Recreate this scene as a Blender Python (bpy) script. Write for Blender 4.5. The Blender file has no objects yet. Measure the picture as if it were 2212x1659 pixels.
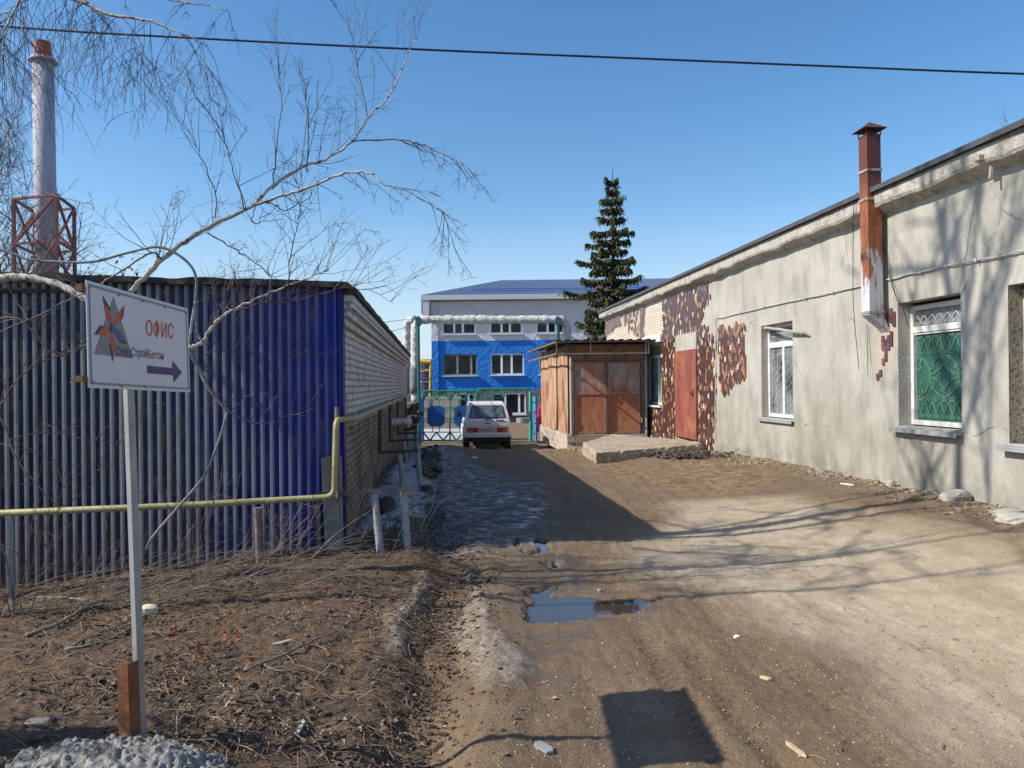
import bpy, math, random
import numpy as np
from mathutils import Vector, Matrix

# ---------------------------------------------------------------- camera, sky, sun, exposure
SC = bpy.context.scene
ROLL = math.radians(0.6)
FX = 1660.0
cam_d = bpy.data.cameras.new('camera'); cam = bpy.data.objects.new('camera', cam_d)
SC.collection.objects.link(cam); SC.camera = cam
cam_d.sensor_width = 36.0; cam_d.lens = FX / 2212.0 * 36.0
cam_d.clip_start = 0.05; cam_d.clip_end = 3000
cr, sr = math.cos(ROLL), math.sin(ROLL)
cam.matrix_world = Matrix(((cr, sr, 0, 0), (0, 0, -1, 0), (-sr, cr, 0, 0), (0, 0, 0, 1)))

SUN = Vector((-1.21, -0.255, 1.0)).normalized()          # towards the sun
W = bpy.data.worlds.new('World'); SC.world = W; W.use_nodes = True
wn = W.node_tree.nodes; wl = W.node_tree.links
bg = wn['Background']; sky = wn.new('ShaderNodeTexSky'); sky.sky_type = 'NISHITA'
sky.sun_disc = False; sky.sun_elevation = math.asin(SUN.z); sky.sun_rotation = math.atan2(SUN.x, SUN.y)
sky.altitude = 100; sky.air_density = 1.0; sky.dust_density = 0.6; sky.ozone_density = 1.2
hs = wn.new('ShaderNodeHueSaturation'); hs.inputs['Saturation'].default_value = 1.3; wl.new(sky.outputs[0], hs.inputs['Color']); 
tc_ = wn.new('ShaderNodeTexCoord'); sz_ = wn.new('ShaderNodeSeparateXYZ'); wl.new(tc_.outputs['Generated'], sz_.inputs[0])
mr_ = wn.new('ShaderNodeMapRange'); mr_.inputs['From Min'].default_value = .22; mr_.inputs['From Max'].default_value = .0; mr_.inputs['To Max'].default_value = .75; wl.new(sz_.outputs[2], mr_.inputs['Value'])
mz_ = wn.new('ShaderNodeMix'); mz_.data_type = 'RGBA'; wl.new(mr_.outputs[0], mz_.inputs[0]); wl.new(hs.outputs[0], mz_.inputs[6]); mz_.inputs[7].default_value = (3.3, 4.1, 5.3, 1); wl.new(mz_.outputs[2], bg.inputs['Color']); bg.inputs['Strength'].default_value = 0.128
sd = bpy.data.lights.new('sun', 'SUN'); sd.energy = 4.5; sd.angle = math.radians(0.53); sd.color = (1.0, 0.92, 0.80)
so = bpy.data.objects.new('sun', sd); SC.collection.objects.link(so)
so.rotation_euler = SUN.to_track_quat('Z', 'Y').to_euler(); so.location = SUN * 50
SC.view_settings.view_transform = 'Standard'; SC.view_settings.look = 'None'
SC.view_settings.gamma = 1; SC.view_settings.exposure = 0.45

# ---------------------------------------------------------------- measuring helpers (camera at the origin)
def D(px, py):
    a = (px - 1106) / FX; b = (830 - py) / FX
    return a * cr + b * sr, -a * sr + b * cr
def P(px, py, Y):
    a, b = D(px, py); return Vector((a * Y, Y, b * Y))
AW, SW = 6.6, 0.0995                                      # right-hand house wall: X = AW - SW*Y
nW = Vector((-1, -SW, 0)).normalized(); tW = Vector((-SW, 1, 0)).normalized()
OW = Vector((AW, 0, 0))
def pr(u, z, off=0.0):
    return OW + tW * u + nW * off + Vector((0, 0, z))
def uw(px, py, off=0.0):
    a, b = D(px, py); A = AW - off * math.sqrt(1 + SW * SW)
    Y = A / (a + SW); p = Vector((a * Y, Y, b * Y)) - OW
    return p.dot(tW), b * Y
AB, SB = -1.004, 0.0995                                   # brick side wall: X = AB - SB*Y
def xb(Y): return AB - SB * Y
def sstep(x, a, b):
    t = np.clip((x - a) / (b - a), 0, 1); return t * t * (3 - 2 * t)
def gz(X, Y):
    X = np.asarray(X, float); Y = np.asarray(Y, float)
    z = np.interp(Y, [-30, 0, 4, 9, 13, 17, 20, 23.6, 26.5, 32, 60, 500], [-1.7, -1.7, -1.75, -1.76, -1.73, -1.74, -1.82, -2.0, -2.34, -2.41, -2.93, -3.0])
    wx = AW - SW * Y
    rise = np.interp(Y, [-10, 7, 12, 18, 23, 26], [0.32, 0.30, 0.22, 0.14, 0.03, 0])
    z = z + rise * sstep(X, wx - 3.6, wx - 0.2)
    lb = np.interp(Y, [-5, 3.3, 5.0, 8.0, 12], [0.22, 0.20, 0.13, 0.02, 0.0])
    z = z + lb * sstep(-X, 0.55, 1.5)
    z = z - 0.32 * sstep(-X, 2.0, 5.5) * sstep(Y, 5.0, 7.6) * (1 - sstep(Y, 8.5, 12))
    dc = np.interp(Y, [2, 7, 11, 15], [-0.42, -0.5, -1.3, -1.7])       # muddy ditch along the bank
    am = np.interp(Y, [1, 3.5, 7, 11, 14], [0.02, 0.07, 0.06, 0.04, 0])
    z = z - am * np.exp(-((X - dc) / 0.16) ** 2) + am * 0.55 * np.exp(-((X - dc - 0.38) / 0.2) ** 2) + am * 0.5 * np.exp(-((X - dc + 0.36) / 0.18) ** 2)
    z = z + 0.25 * np.exp(-(((X + 2.1) / 0.75) ** 2)) * sstep(Y, 10, 14) * (1 - sstep(Y, 24, 30)) * 0.6
    z = z - 0.035 * np.exp(-(((X - 0.62) / 0.6) ** 2 + ((Y - 6.3) / 0.75) ** 2))
    return z
def G(px, py):
    a, b = D(px, py); Y = -1.75 / b
    for _ in range(30):
        Y = 0.5 * Y + 0.5 * float(gz(a * Y, Y)) / b
    return Vector((a * Y, Y, b * Y))
def gp(X, Y, dz=0.0): return Vector((X, Y, float(gz(X, Y)) + dz))

# numpy value noise
def _h(ix, iy, seed):
    n = (ix * 374761393 + iy * 668265263 + seed * 974634777) & 0xffffffff
    n = ((n ^ (n >> 13)) * 1274126177) & 0xffffffff
    return ((n ^ (n >> 16)) & 0xffff) / 65535.0
def vnoise(x, y, seed=0):
    xi = np.floor(x).astype(np.int64); yi = np.floor(y).astype(np.int64)
    fx = x - xi; fy = y - yi; fx = fx * fx * (3 - 2 * fx); fy = fy * fy * (3 - 2 * fy)
    a = _h(xi, yi, seed); b = _h(xi + 1, yi, seed); c = _h(xi, yi + 1, seed); d = _h(xi + 1, yi + 1, seed)
    return (a + (b - a) * fx) + ((c + (d - c) * fx) - (a + (b - a) * fx)) * fy
def fbm(x, y, sc, oc=4, seed=0):
    s = 0; am = 0.5; t = 0
    for k in range(oc):
        s = s + am * vnoise(x * sc, y * sc, seed + k * 17); t += am; am *= 0.5; sc *= 2.03; x, y = x * .8 - y * .6 + 3.1, x * .6 + y * .8 + 1.7
    return s / t
def poly_sd(X, Y, poly):
    n = len(poly); d = np.full(X.shape, 1e9); ins = np.zeros(X.shape, bool)
    for i in range(n):
        ax, ay = poly[i]; bx, by = poly[(i + 1) % n]
        ex, ey = bx - ax, by - ay; L = ex * ex + ey * ey + 1e-12
        t = np.clip(((X - ax) * ex + (Y - ay) * ey) / L, 0, 1)
        d = np.minimum(d, np.hypot(X - ax - t * ex, Y - ay - t * ey))
        c = ((ay > Y) != (by > Y)) & (X < (bx - ax) * (Y - ay) / ((by - ay) if by != ay else 1e-12) + ax)
        ins ^= c
    return np.where(ins, d, -d)

# ---------------------------------------------------------------- mesh builder
class MB:
    def __init__(s): s.v = []; s.f = []; s.m = []; s.c = []; s.col = (1, 1, 1); s.mi = 0
    def add(s, vs, fs, mi=None):
        b = len(s.v); s.v.extend([tuple(q) for q in vs]); mi = s.mi if mi is None else mi
        for f in fs: s.f.append(tuple(b + i for i in f)); s.m.append(mi); s.c.append(s.col)
    def hexa(s, p, mi=None):      # 4 bottom + 4 top corners
        s.add(p, [(3, 2, 1, 0), (4, 5, 6, 7), (0, 1, 5, 4), (1, 2, 6, 5), (2, 3, 7, 6), (3, 0, 4, 7)], mi)
    def box(s, x0, x1, y0, y1, z0, z1, mi=None):
        s.hexa([(x0, y0, z0), (x1, y0, z0), (x1, y1, z0), (x0, y1, z0), (x0, y0, z1), (x1, y0, z1), (x1, y1, z1), (x0, y1, z1)], mi)
    def obox(s, o, a, b, c, mi=None):
        o, a, b, c = Vector(o), Vector(a), Vector(b), Vector(c)
        s.hexa([o, o + a, o + a + b, o + b, o + c, o + a + c, o + a + b + c, o + b + c], mi)
    def bar(s, p, q, w, h=None, mi=None, up=(0, 0, 1)):
        p, q = Vector(p), Vector(q); h = h or w; d = (q - p).normalized(); u = Vector(up)
        if abs(d.dot(u)) > 0.98: u = Vector((1, 0, 0))
        x = d.cross(u).normalized(); y = x.cross(d)
        s.obox(p - x * w / 2 - y * h / 2, x * w, q - p, y * h, mi)
    def tube(s, pts, r, n=6, mi=None, caps=True):
        pts = [Vector(p) for p in pts]; k = len(pts)
        if not hasattr(r, '__len__'): r = [r] * k
        b = len(s.v); mi = s.mi if mi is None else mi
        u = None
        for i in range(k):
            t = (pts[min(i + 1, k - 1)] - pts[max(i - 1, 0)])
            t = t.normalized() if t.length > 1e-9 else Vector((0, 0, 1))
            if u is None:
                u = t.orthogonal().normalized()
            else:
                u = (u - t * u.dot(t)); u = u.normalized() if u.length > 1e-6 else t.orthogonal().normalized()
            w = t.cross(u)
            for j in range(n):
                a = 2 * math.pi * j / n
                s.v.append(tuple(pts[i] + (u * math.cos(a) + w * math.sin(a)) * r[i]))
        for i in range(k - 1):
            for j in range(n):
                j2 = (j + 1) % n
                s.f.append((b + i * n + j, b + i * n + j2, b + (i + 1) * n + j2, b + (i + 1) * n + j)); s.m.append(mi); s.c.append(s.col)
        if caps and n > 2:
            s.f.append(tuple(b + j for j in reversed(range(n)))); s.m.append(mi); s.c.append(s.col)
            s.f.append(tuple(b + (k - 1) * n + j for j in range(n))); s.m.append(mi); s.c.append(s.col)
    def prism(s, poly, t, mi=None):          # planar polygon (3D pts) thickened by vector t
        poly = [Vector(p) for p in poly]; t = Vector(t); n = len(poly)
        s.add(poly + [p + t for p in poly], [tuple(reversed(range(n))), tuple(range(n, 2 * n))] + [(i, (i + 1) % n, n + (i + 1) % n, n + i) for i in range(n)], mi)
    def rock(s, c, r, rng, sq=0.6, mi=None):
        vs = []; c = Vector(c)
        N = [(0, 0, 1), (0, 0, -1)] + [(math.cos(a + o) * math.cos(e), math.sin(a + o) * math.cos(e), math.sin(e)) for e, o in ((0.5, 0), (-0.5, 0.6)) for a in [2 * math.pi * k / 5 for k in range(5)]]
        for d in N:
            q = r * rng.uniform(0.7, 1.25); vs.append((c.x + d[0] * q, c.y + d[1] * q, c.z + d[2] * q * sq))
        fs = []
        for k in range(5):
            k2 = (k + 1) % 5
            fs += [(0, 2 + k, 2 + k2), (1, 7 + k2, 7 + k), (2 + k, 7 + k, 2 + k2), (7 + k, 7 + k2, 2 + k2)]
        s.add(vs, fs, mi)

def obj(name, mb, mats, parent=None, loc=None, smooth=False, uv=False, bevel=0, coll=None):
    base = Vector((0, 0, 0))
    q = parent; loc_f = False
    while q is not None: loc_f = loc_f or bool(q.get('_local')); q = q.parent
    if parent is not None and not loc_f:
        q = parent
        while q is not None: base += q.location; q = q.parent
    if loc is not None: base = base + (Vector(loc) - base)
    me = bpy.data.meshes.new(name)
    V = np.array(mb.v, dtype=np.float64).reshape(-1, 3) - np.array(base)
    me.from_pydata(V.tolist(), [], mb.f); 
    if not isinstance(mats, (list, tuple)): mats = [mats]
    for m in mats: me.materials.append(m)
    if len(mats) > 1: me.polygons.foreach_set('material_index', mb.m)
    if smooth: me.polygons.foreach_set('use_smooth', [True] * len(mb.f))
    if any(c != (1, 1, 1) for c in mb.c[:: max(1, len(mb.c) // 500)]):
        at = me.color_attributes.new('tint', 'FLOAT_COLOR', 'CORNER')
        tot = np.zeros(len(me.polygons), dtype=np.int32); me.polygons.foreach_get('loop_total', tot)
        ca = np.repeat(np.array(mb.c, dtype=np.float32), tot, axis=0)
        ca = np.concatenate([ca, np.ones((len(ca), 1), np.float32)], 1)
        at.data.foreach_set('color', ca.ravel())
    if uv:
        me.update(); uvl = me.uv_layers.new(name='uv'); W3 = V + np.array(base)
        out = np.zeros((len(me.loops), 2), np.float32)
        for p in me.polygons:
            n = p.normal
            if abs(n.z) > 0.8: ax, ay = Vector((1, 0, 0)), Vector((0, 1, 0))
            else:
                ax = Vector((0, 0, 1)).cross(n).normalized(); ay = Vector((0, 0, 1))
            for li in p.loop_indices:
                w = W3[me.loops[li].vertex_index]; out[li] = (w[0] * ax.x + w[1] * ax.y, w[0] * ay.x + w[1] * ay.y + w[2] * ay.z)
        uvl.data.foreach_set('uv', out.ravel())
    me.validate(); me.update()
    o = bpy.data.objects.new(name, me); SC.collection.objects.link(o)
    if parent is not None: o.parent = parent
    if loc is not None:
        o.location = Vector(loc) if parent is None else Vector(loc) - base + Vector((0, 0, 0))
    if bevel:
        bm = o.modifiers.new('bevel', 'BEVEL'); bm.width = bevel; bm.segments = 2; bm.limit_method = 'ANGLE'
    return o
def tag(o, label=None, cat=None, group=None, kind=None):
    if label: o['label'] = label
    if cat: o['category'] = cat
    if group: o['group'] = group
    if kind: o['kind'] = kind
    return o
def thing(name, label, cat, loc=(0, 0, 0), group=None, rz=0, local=False):
    o = bpy.data.objects.new(name, None); SC.collection.objects.link(o); o.location = loc; o.rotation_euler.z = rz
    o.empty_display_size = 0.2
    if local: o['_local'] = 1
    return tag(o, label, cat, group)
def copy_thing(root, loc=None, rz=None, label=None):
    r = root.copy(); SC.collection.objects.link(r)
    if loc is not None: r.location = loc
    if rz is not None: r.rotation_euler.z = rz
    if label: r['label'] = label
    for ch in root.children:
        c = ch.copy(); SC.collection.objects.link(c); c.parent = r
        for g in ch.children:
            d = g.copy(); SC.collection.objects.link(d); d.parent = c
    return r

# ---------------------------------------------------------------- materials
def new_mat(name):
    m = bpy.data.materials.new(name); m.use_nodes = True
    return m, m.node_tree.nodes, m.node_tree.links, m.node_tree.nodes['Principled BSDF']
def noise_fac(n, l, scale, lo, hi, detail=5, stretch=(1, 1, 1), rough=0.6, off=0.0):
    g = n.new('ShaderNodeNewGeometry'); mp = n.new('ShaderNodeMapping'); mp.inputs['Scale'].default_value = stretch
    mp.inputs['Location'].default_value = (off, off * 1.7, off * 0.6)
    l.new(g.outputs['Position'], mp.inputs['Vector'])
    t = n.new('ShaderNodeTexNoise'); t.inputs['Scale'].default_value = scale; t.inputs['Detail'].default_value = detail
    t.inputs['Roughness'].default_value = rough; l.new(mp.outputs[0], t.inputs['Vector'])
    r = n.new('ShaderNodeMapRange'); r.inputs['From Min'].default_value = lo; r.inputs['From Max'].default_value = hi
    l.new(t.outputs[0], r.inputs['Value']); return r.outputs[0], t.outputs[0]
def mixc(n, l, fac, a, b, mode='MIX'):
    m = n.new('ShaderNodeMix'); m.data_type = 'RGBA'; m.blend_type = mode
    if isinstance(fac, (int, float)): m.inputs[0].default_value = fac
    else: l.new(fac, m.inputs[0])
    for s, q in ((6, a), (7, b)):
        if isinstance(q, tuple): m.inputs[s].default_value = (*q, 1)
        else: l.new(q, m.inputs[s])
    return m.outputs[2]
def mth(n, l, op, a, b=None):
    m = n.new('ShaderNodeMath'); m.operation = op
    for i, q in enumerate((a, b)):
        if q is None: continue
        if isinstance(q, (int, float)): m.inputs[i].default_value = q
        else: l.new(q, m.inputs[i])
    return m.outputs[0]
def M(name, col, rough=0.8, metal=0.0, layers=(), bump=0.0, bscale=30, bstretch=(1, 1, 1), spec=0.4, tint=False, rvar=0.0, bdist=0.02):
    m, n, l, b = new_mat(name)
    c = col
    if tint:
        at = n.new('ShaderNodeVertexColor'); at.layer_name = 'tint'; c = mixc(n, l, 1.0, at.outputs[0], col, 'MULTIPLY')
    for k, L in enumerate(layers):      # (color, scale, lo, hi, stretch, detail)
        L = list(L) + [None] * (6 - len(L))
        f, _ = noise_fac(n, l, L[1], L[2], L[3], L[5] or 5, L[4] or (1, 1, 1), 0.62, k * 3.7)
        c = mixc(n, l, f, c, L[0])
    if isinstance(c, tuple): b.inputs['Base Color'].default_value = (*c, 1)
    else: l.new(c, b.inputs['Base Color'])
    b.inputs['Roughness'].default_value = rough; b.inputs['Metallic'].default_value = metal
    b.inputs['Specular IOR Level'].default_value = spec
    if rvar:
        _, t = noise_fac(n, l, bscale * 0.3, 0, 1)
        r = n.new('ShaderNodeMapRange'); r.inputs['To Min'].default_value = max(0.05, rough - rvar); r.inputs['To Max'].default_value = min(1, rough + rvar)
        l.new(t, r.inputs['Value']); l.new(r.outputs[0], b.inputs['Roughness'])
    if bump:
        _, t = noise_fac(n, l, bscale, 0, 1, 6, bstretch)
        bn = n.new('ShaderNodeBump'); bn.inputs['Strength'].default_value = bump; bn.inputs['Distance'].default_value = bdist
        l.new(t, bn.inputs['Height']); l.new(bn.outputs[0], b.inputs['Normal'])
    return m
mt = {}
mt['white_paint'] = M('white_paint', (.60, .60, .58), .5, layers=[((.40, .38, .33), 9, .52, .75), ((.8, .8, .78), 3, .5, .8)], bump=.25, bscale=40)
mt['plastic_white'] = M('plastic_white', (.78, .79, .80), .35)
mt['grey_steel'] = M('grey_steel', (.33, .34, .34), .5, .3, [((.22, .21, .19), 14, .5, .75, (1, 1, .2)), ((.45, .46, .46), 5, .55, .8, (1, 1, .15))], .15, 60)
mt['grey_pipe'] = M('grey_pipe', (.30, .31, .33), .6, 0, [((.14, .10, .07), 16, .56, .72), ((.45, .45, .45), 9, .5, .8)], .3, 60)
mt['dark_pipe'] = M('dark_pipe', (.07, .06, .06), .7, 0, [((.13, .07, .045), 8, .45, .7)], .3, 50)
mt['rust_pipe'] = M('rust_pipe', (.17, .12, .11), .75, 0, [((.30, .27, .25), 12, .5, .7), ((.14, .06, .03), 7, .5, .75)], .3, 60)
mt['rust'] = M('rust', (.20, .075, .035), .85, 0, [((.10, .04, .025), 8, .45, .75), ((.28, .12, .05), 20, .5, .8)], .3, 90)
mt['yellow_pipe'] = M('yellow_pipe', (.36, .32, .15), .5, 0, [((.22, .20, .10), 25, .52, .7, (.4, 1, 1)), ((.50, .47, .29), 7, .5, .75), ((.12, .09, .05), 60, .63, .72)], .25, 80)
mt['wire'] = M('wire', (.015, .02, .05), .5)
mt['cable_white'] = M('cable_white', (.46, .45, .42), .5, layers=[((.35, .34, .30), 12, .5, .75)])
mt['cable_grey'] = M('cable_grey', (.20, .21, .21), .6, layers=[((.42, .42, .40), 6, .5, .6)], bump=.2, bscale=50)
mt['glass_dark'] = M('glass_dark', (.010, .013, .020), .08, spec=.3, layers=[((.045, .05, .055), .9, .5, .62, (1, 1, .4))])
mt['glass_grey'] = M('glass_grey', (.10, .12, .13), .08, layers=[((.20, .22, .22), 1.5, .4, .8)], spec=.6)
mt['concrete'] = M('concrete', (.36, .34, .30), .9, layers=[((.24, .22, .19), 3, .45, .75), ((.46, .44, .40), 14, .55, .8)], bump=.6, bscale=30)
mt['concrete_dark'] = M('concrete_dark', (.22, .215, .205), .9, layers=[((.15, .145, .13), 3, .45, .75)], bump=.4, bscale=30)
mt['black'] = M('black', (.02, .02, .02), .6)
mt['felt'] = M('felt', (.035, .035, .035), .85, layers=[((.12, .11, .10), 6, .5, .7), ((.07, .06, .05), 25, .5, .7)], bump=.8, bscale=40)
mt['bark'] = M('bark', (.46, .44, .39), .8, layers=[((.06, .05, .045), 22, .54, .62, (.8, .8, 1.0)), ((.30, .22, .16), 5, .5, .75)], bump=.4, bscale=40)
mt['twig'] = M('twig', (.075, .052, .045), .75, layers=[((.16, .13, .11), 3, .45, .7)])
mt['twig_grey'] = M('twig_grey', (.20, .17, .145), .8, layers=[((.38, .35, .31), 5, .5, .7), ((.08, .06, .05), 14, .5, .7)])
mt['dead_leaf'] = M('dead_leaf', (.22, .10, .045), .8, tint=True)
mt['green_paint'] = M('green_paint', (.02, .24, .14), .4, layers=[((.02, .18, .12), 8, .5, .8)])
mt['teal_paint'] = M('teal_paint', (.02, .13, .12), .45)
mt['blue_panel'] = M('blue_panel', (.01, .10, .34), .45, layers=[((.015, .13, .38), 5, .4, .8)])
mt['blue_post'] = M('blue_post', (.02, .12, .38), .5)
mt['light_blue'] = M('light_blue', (.10, .38, .60), .5, layers=[((.05, .22, .45), 3, .5, .7)])
mt['tin'] = M('tin', (.36, .37, .38), .5, .15, layers=[((.22, .23, .25), 5, .4, .8)])
# ---------------------------------------------------------------- ground
def gpoly(pts): return [tuple(G(*p)[:2]) for p in pts]
def axis(segs):
    out = []
    for a, b, n in segs: out += list(np.linspace(a, b, n, endpoint=False))
    return out + [segs[-1][1]]
xs = np.array(axis([(-900, -60, 10), (-60, -8, 20), (-8, -3, 130), (-3, 4, 380), (4, 7, 70), (7, 20, 12), (20, 60, 8), (60, 900, 8)]))
yy = [1.6]
while yy[-1] < 34: yy.append(yy[-1] + max(0.018, 0.0052 * yy[-1]))
ys = np.array([-60, -20, -8, -4, -2, -1, 0, .5, 1.0, 1.3] + yy + list(np.linspace(34.5, 62, 60)) + [70, 90, 130, 200, 400, 900, 1800])
GX, GY = np.meshgrid(xs, ys)
x_, y_ = GX.ravel(), GY.ravel()
wx = x_ + (fbm(x_, y_, 1.1, 4, 5) - .5) * .7; wy = y_ + (fbm(x_, y_, 1.1, 4, 9) - .5) * .9
def mask(px_poly, soft=.12, warp=1.0):
    d = poly_sd(x_ + (wx - x_) * warp, y_ + (wy - y_) * warp, gpoly(px_poly)); return sstep(d, -soft, soft)
near = 1 - sstep(y_, 30, 45)
ice = mask([(905, 965), (1000, 975), (1012, 1000), (1065, 1020), (1120, 1050), (1130, 1170), (1060, 1200), (1010, 1215), (950, 1175), (925, 1060), (903, 1000)], .2)
ice = np.maximum(ice, mask([(1100, 1045), (1180, 1042), (1195, 1120), (1215, 1200), (1260, 1262), (1215, 1262), (1160, 1215), (1112, 1130)], .08, .8) * sstep(fbm(x_, y_ * .5, 5, 4, 33), .42, .56))
ridge = np.maximum(mask([(905, 1240), (925, 1262), (900, 1330), (872, 1412), (838, 1412), (850, 1350), (885, 1290)], .05, .25),
                   mask([(1000, 1230), (1035, 1290), (1100, 1390), (1170, 1440), (1150, 1490), (1060, 1490), (990, 1420), (990, 1340), (1012, 1290)], .07, .3))
snow = mask([(770, 1100), (850, 1015), (900, 978), (925, 1010), (930, 1060), (915, 1120), (850, 1150), (790, 1150)], .12, .8)
yard = sstep(poly_sd(wx, wy, [(-8, 33), (-2.6, 33), (-1.2, 38), (-2.5, 46), (-9, 48)]), -.3, .6)
snow = np.maximum(snow * (fbm(x_, y_, 3.5, 4, 3) > .36), yard)
wet = np.maximum(mask([(1105, 1045), (1175, 1045), (1190, 1120), (1200, 1200), (1240, 1260), (1180, 1290), (1120, 1240), (1105, 1150)], .12),
                 mask([(1100, 1230), (1260, 1235), (1460, 1300), (1430, 1360), (1300, 1400), (1250, 1500), (1160, 1500), (1115, 1400)], .22))
wet = np.maximum(wet, .8 * mask([(1290, 1480), (1400, 1480), (1450, 1659), (1310, 1659)], .15))
pale = mask([(1375, 1205), (1560, 1290), (1720, 1385), (1860, 1455), (1990, 1560), (2090, 1625), (2330, 1690), (2400, 1230), (2190, 1165), (1960, 1120), (1700, 1075), (1500, 1090), (1420, 1130)], .42, 1.0)
olive = mask([(1780, 1080), (2030, 1115), (2300, 1180), (2300, 1235), (2050, 1190), (1850, 1125)], .2)
straw = mask([(1240, 985), (1340, 1005), (1500, 990), (1650, 1010), (1720, 1040), (1600, 1062), (1420, 1055), (1280, 1020)], .25)
bank = sstep(-x_, np.interp(y_, [2, 7, 9.5], [.30, .38, .8]), np.interp(y_, [2, 7, 9.5], [.6, .7, 1.4])) * (1 - sstep(y_, 9.2, 10.6))
dwal = (AW - SW * y_) - x_
rub = (1 - sstep(dwal, .15, 1.0)) * sstep(y_, 3, 8) * (dwal > -.5)
H = gz(x_, y_)
rug = (.3 + .7 * np.clip(bank + rub * .8, 0, 1)) * (1 - .8 * wet * (1 - bank))
tr = (fbm(x_, y_ * .12, 5.5, 3, 40) - .5) * .045 * (1 - bank)       # long wheel ruts
H = H + near * (rug * .075 * (fbm(x_, y_, 3.2, 5, 1) - .5) + rug * .04 * (fbm(x_, y_, 22, 3, 2) - .5) + tr * (1 - .7 * wet) * (1 - .7 * pale))
H = H + near * (1 - .85 * sstep(y_, 7, 15)) * (.020 * (1 - pale * .88) * (1 - .8 * wet) * (fbm(x_, y_, 14, 4, 21) - .5)) * (1 - bank)
H = H + snow * .07 * fbm(x_, y_, 2.5, 4, 13) + ice * (.03 * fbm(x_, y_ * .6, 2.2, 3, 14)) + ridge * (.02 + .03 * fbm(x_, y_, 9, 3, 15))
# tyre tread prints in the wet mud at the front right
def tread(cx0, cx1, y0, y1, w=.11):
    c = np.interp(y_, [y0, y1], [cx0, cx1]); q = np.clip(1 - np.abs(x_ - c) / w, 0, 1) ** .5
    e = sstep(y_, y0 - .2, y0 + .2) * (1 - sstep(y_, y1 - .5, y1 + .2))
    return -q * e * (.008 + .010 * (np.sin((y_ + np.abs(x_ - c) * .8) * 75) > 0))
H = H + tread(.99, .88, 2.6, 5.8, .09) * 1.5 + tread(1.28, 1.12, 2.6, 5.4, .10) * 1.5 + tread(.55, .42, 2.6, 5.0) + tread(1.75, 1.5, 2.8, 7.5, .14) * .9 + tread(2.5, 2.3, 3, 8, .12) * .6
lev = -1.795
dp = poly_sd(x_ + (wx - x_) * .35 + (fbm(x_, y_, 7, 4, 77) - .5) * .42, y_ + (wy - y_) * .35, gpoly([(1133, 1268), (1180, 1262), (1196, 1288), (1250, 1284), (1330, 1290), (1400, 1284), (1438, 1300), (1385, 1326), (1300, 1330), (1230, 1346), (1150, 1342), (1133, 1300)]))
dp2 = poly_sd(x_ + (wx - x_) * .4, y_ + (wy - y_) * .4, gpoly([(1108, 1045), (1168, 1045), (1185, 1100), (1195, 1165), (1215, 1225), (1180, 1235), (1130, 1190), (1115, 1110)]))
dp = np.maximum(dp, np.where((fbm(x_, y_ * .5, 6.5, 4, 87) > .49) & (y_ < 9.0), dp2, -9.) - .0)
wet = np.maximum(wet, .9 * sstep(dp + (fbm(x_, y_, 5, 3, 5) - .5) * .3, -.45, -.03)); wet = np.maximum(wet, 1.0 * sstep(dp2 + (fbm(x_, y_ * .4, 6, 4, 15) - .5) * .7, -.12, .05))
zone = (np.abs(x_ - .55) < 1.55) & (np.abs(y_ - 8.6) < 3.9)
H = np.where(zone, np.where(dp > 0, lev - .03 * np.clip(dp / .2, 0.05, 1), np.maximum(H, lev + .004 + np.clip(-dp, 0, .1) * .05)), H)
me = bpy.data.meshes.new('ground'); nx, ny = len(xs), len(ys)
co = np.stack([x_, y_, H], 1).astype(np.float32)
i0 = (np.arange(ny - 1)[:, None] * nx + np.arange(nx - 1)[None, :]).ravel()
F = np.stack([i0, i0 + 1, i0 + nx + 1, i0 + nx], 1)
me.vertices.add(len(co)); me.vertices.foreach_set('co', co.ravel())
me.loops.add(F.size); me.loops.foreach_set('vertex_index', F.ravel().astype(np.int32))
me.polygons.add(len(F)); me.polygons.foreach_set('loop_start', np.arange(0, F.size, 4, dtype=np.int32))
me.polygons.foreach_set('loop_total', np.full(len(F), 4, np.int32)); me.polygons.foreach_set('use_smooth', np.ones(len(F), bool))
me.update(); me.validate()
def vattr(nm, r, g, b, a):
    at = me.color_attributes.new(nm, 'FLOAT_COLOR', 'POINT')
    at.data.foreach_set('color', np.stack([r, g, b, a], 1).astype(np.float32).ravel())
vattr('k1', snow, ice, wet, pale); vattr('k2', ridge, bank, straw, np.maximum(olive, rub))
ground = bpy.data.objects.new('ground', me); SC.collection.objects.link(ground); tag(ground, 'bare muddy yard track with patches of ice and pale dry grit', None, None, 'structure')
m, n, l, b = new_mat('ground_mud')
k1 = n.new('ShaderNodeVertexColor'); k1.layer_name = 'k1'; s1 = n.new('ShaderNodeSeparateColor'); l.new(k1.outputs[0], s1.inputs[0])
k2 = n.new('ShaderNodeVertexColor'); k2.layer_name = 'k2'; s2 = n.new('ShaderNodeSeparateColor'); l.new(k2.outputs[0], s2.inputs[0])
fA, tA = noise_fac(n, l, 1.3, .38, .68, 7); fB, tB = noise_fac(n, l, 26, .42, .66, 5, (1, 1, 1), .7); fC, tC = noise_fac(n, l, 110, .5, .62, 3, (1, 1, 1), .6)
fD, tD = noise_fac(n, l, 6, .42, .62, 6); fS, tS = noise_fac(n, l, 9, .5, .7, 5, (1, .25, 1)); fP, _ = noise_fac(n, l, 1.7, .50, .62, 6, (1, .5, 1), off=3.); fE, _ = noise_fac(n, l, 300, .58, .64, 2)
c = mixc(n, l, fA, (.17, .112, .062), (.265, .18, .103))
c = mixc(n, l, mth(n, l, 'MULTIPLY', fS, .45), c, (.12, .082, .052))
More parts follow.
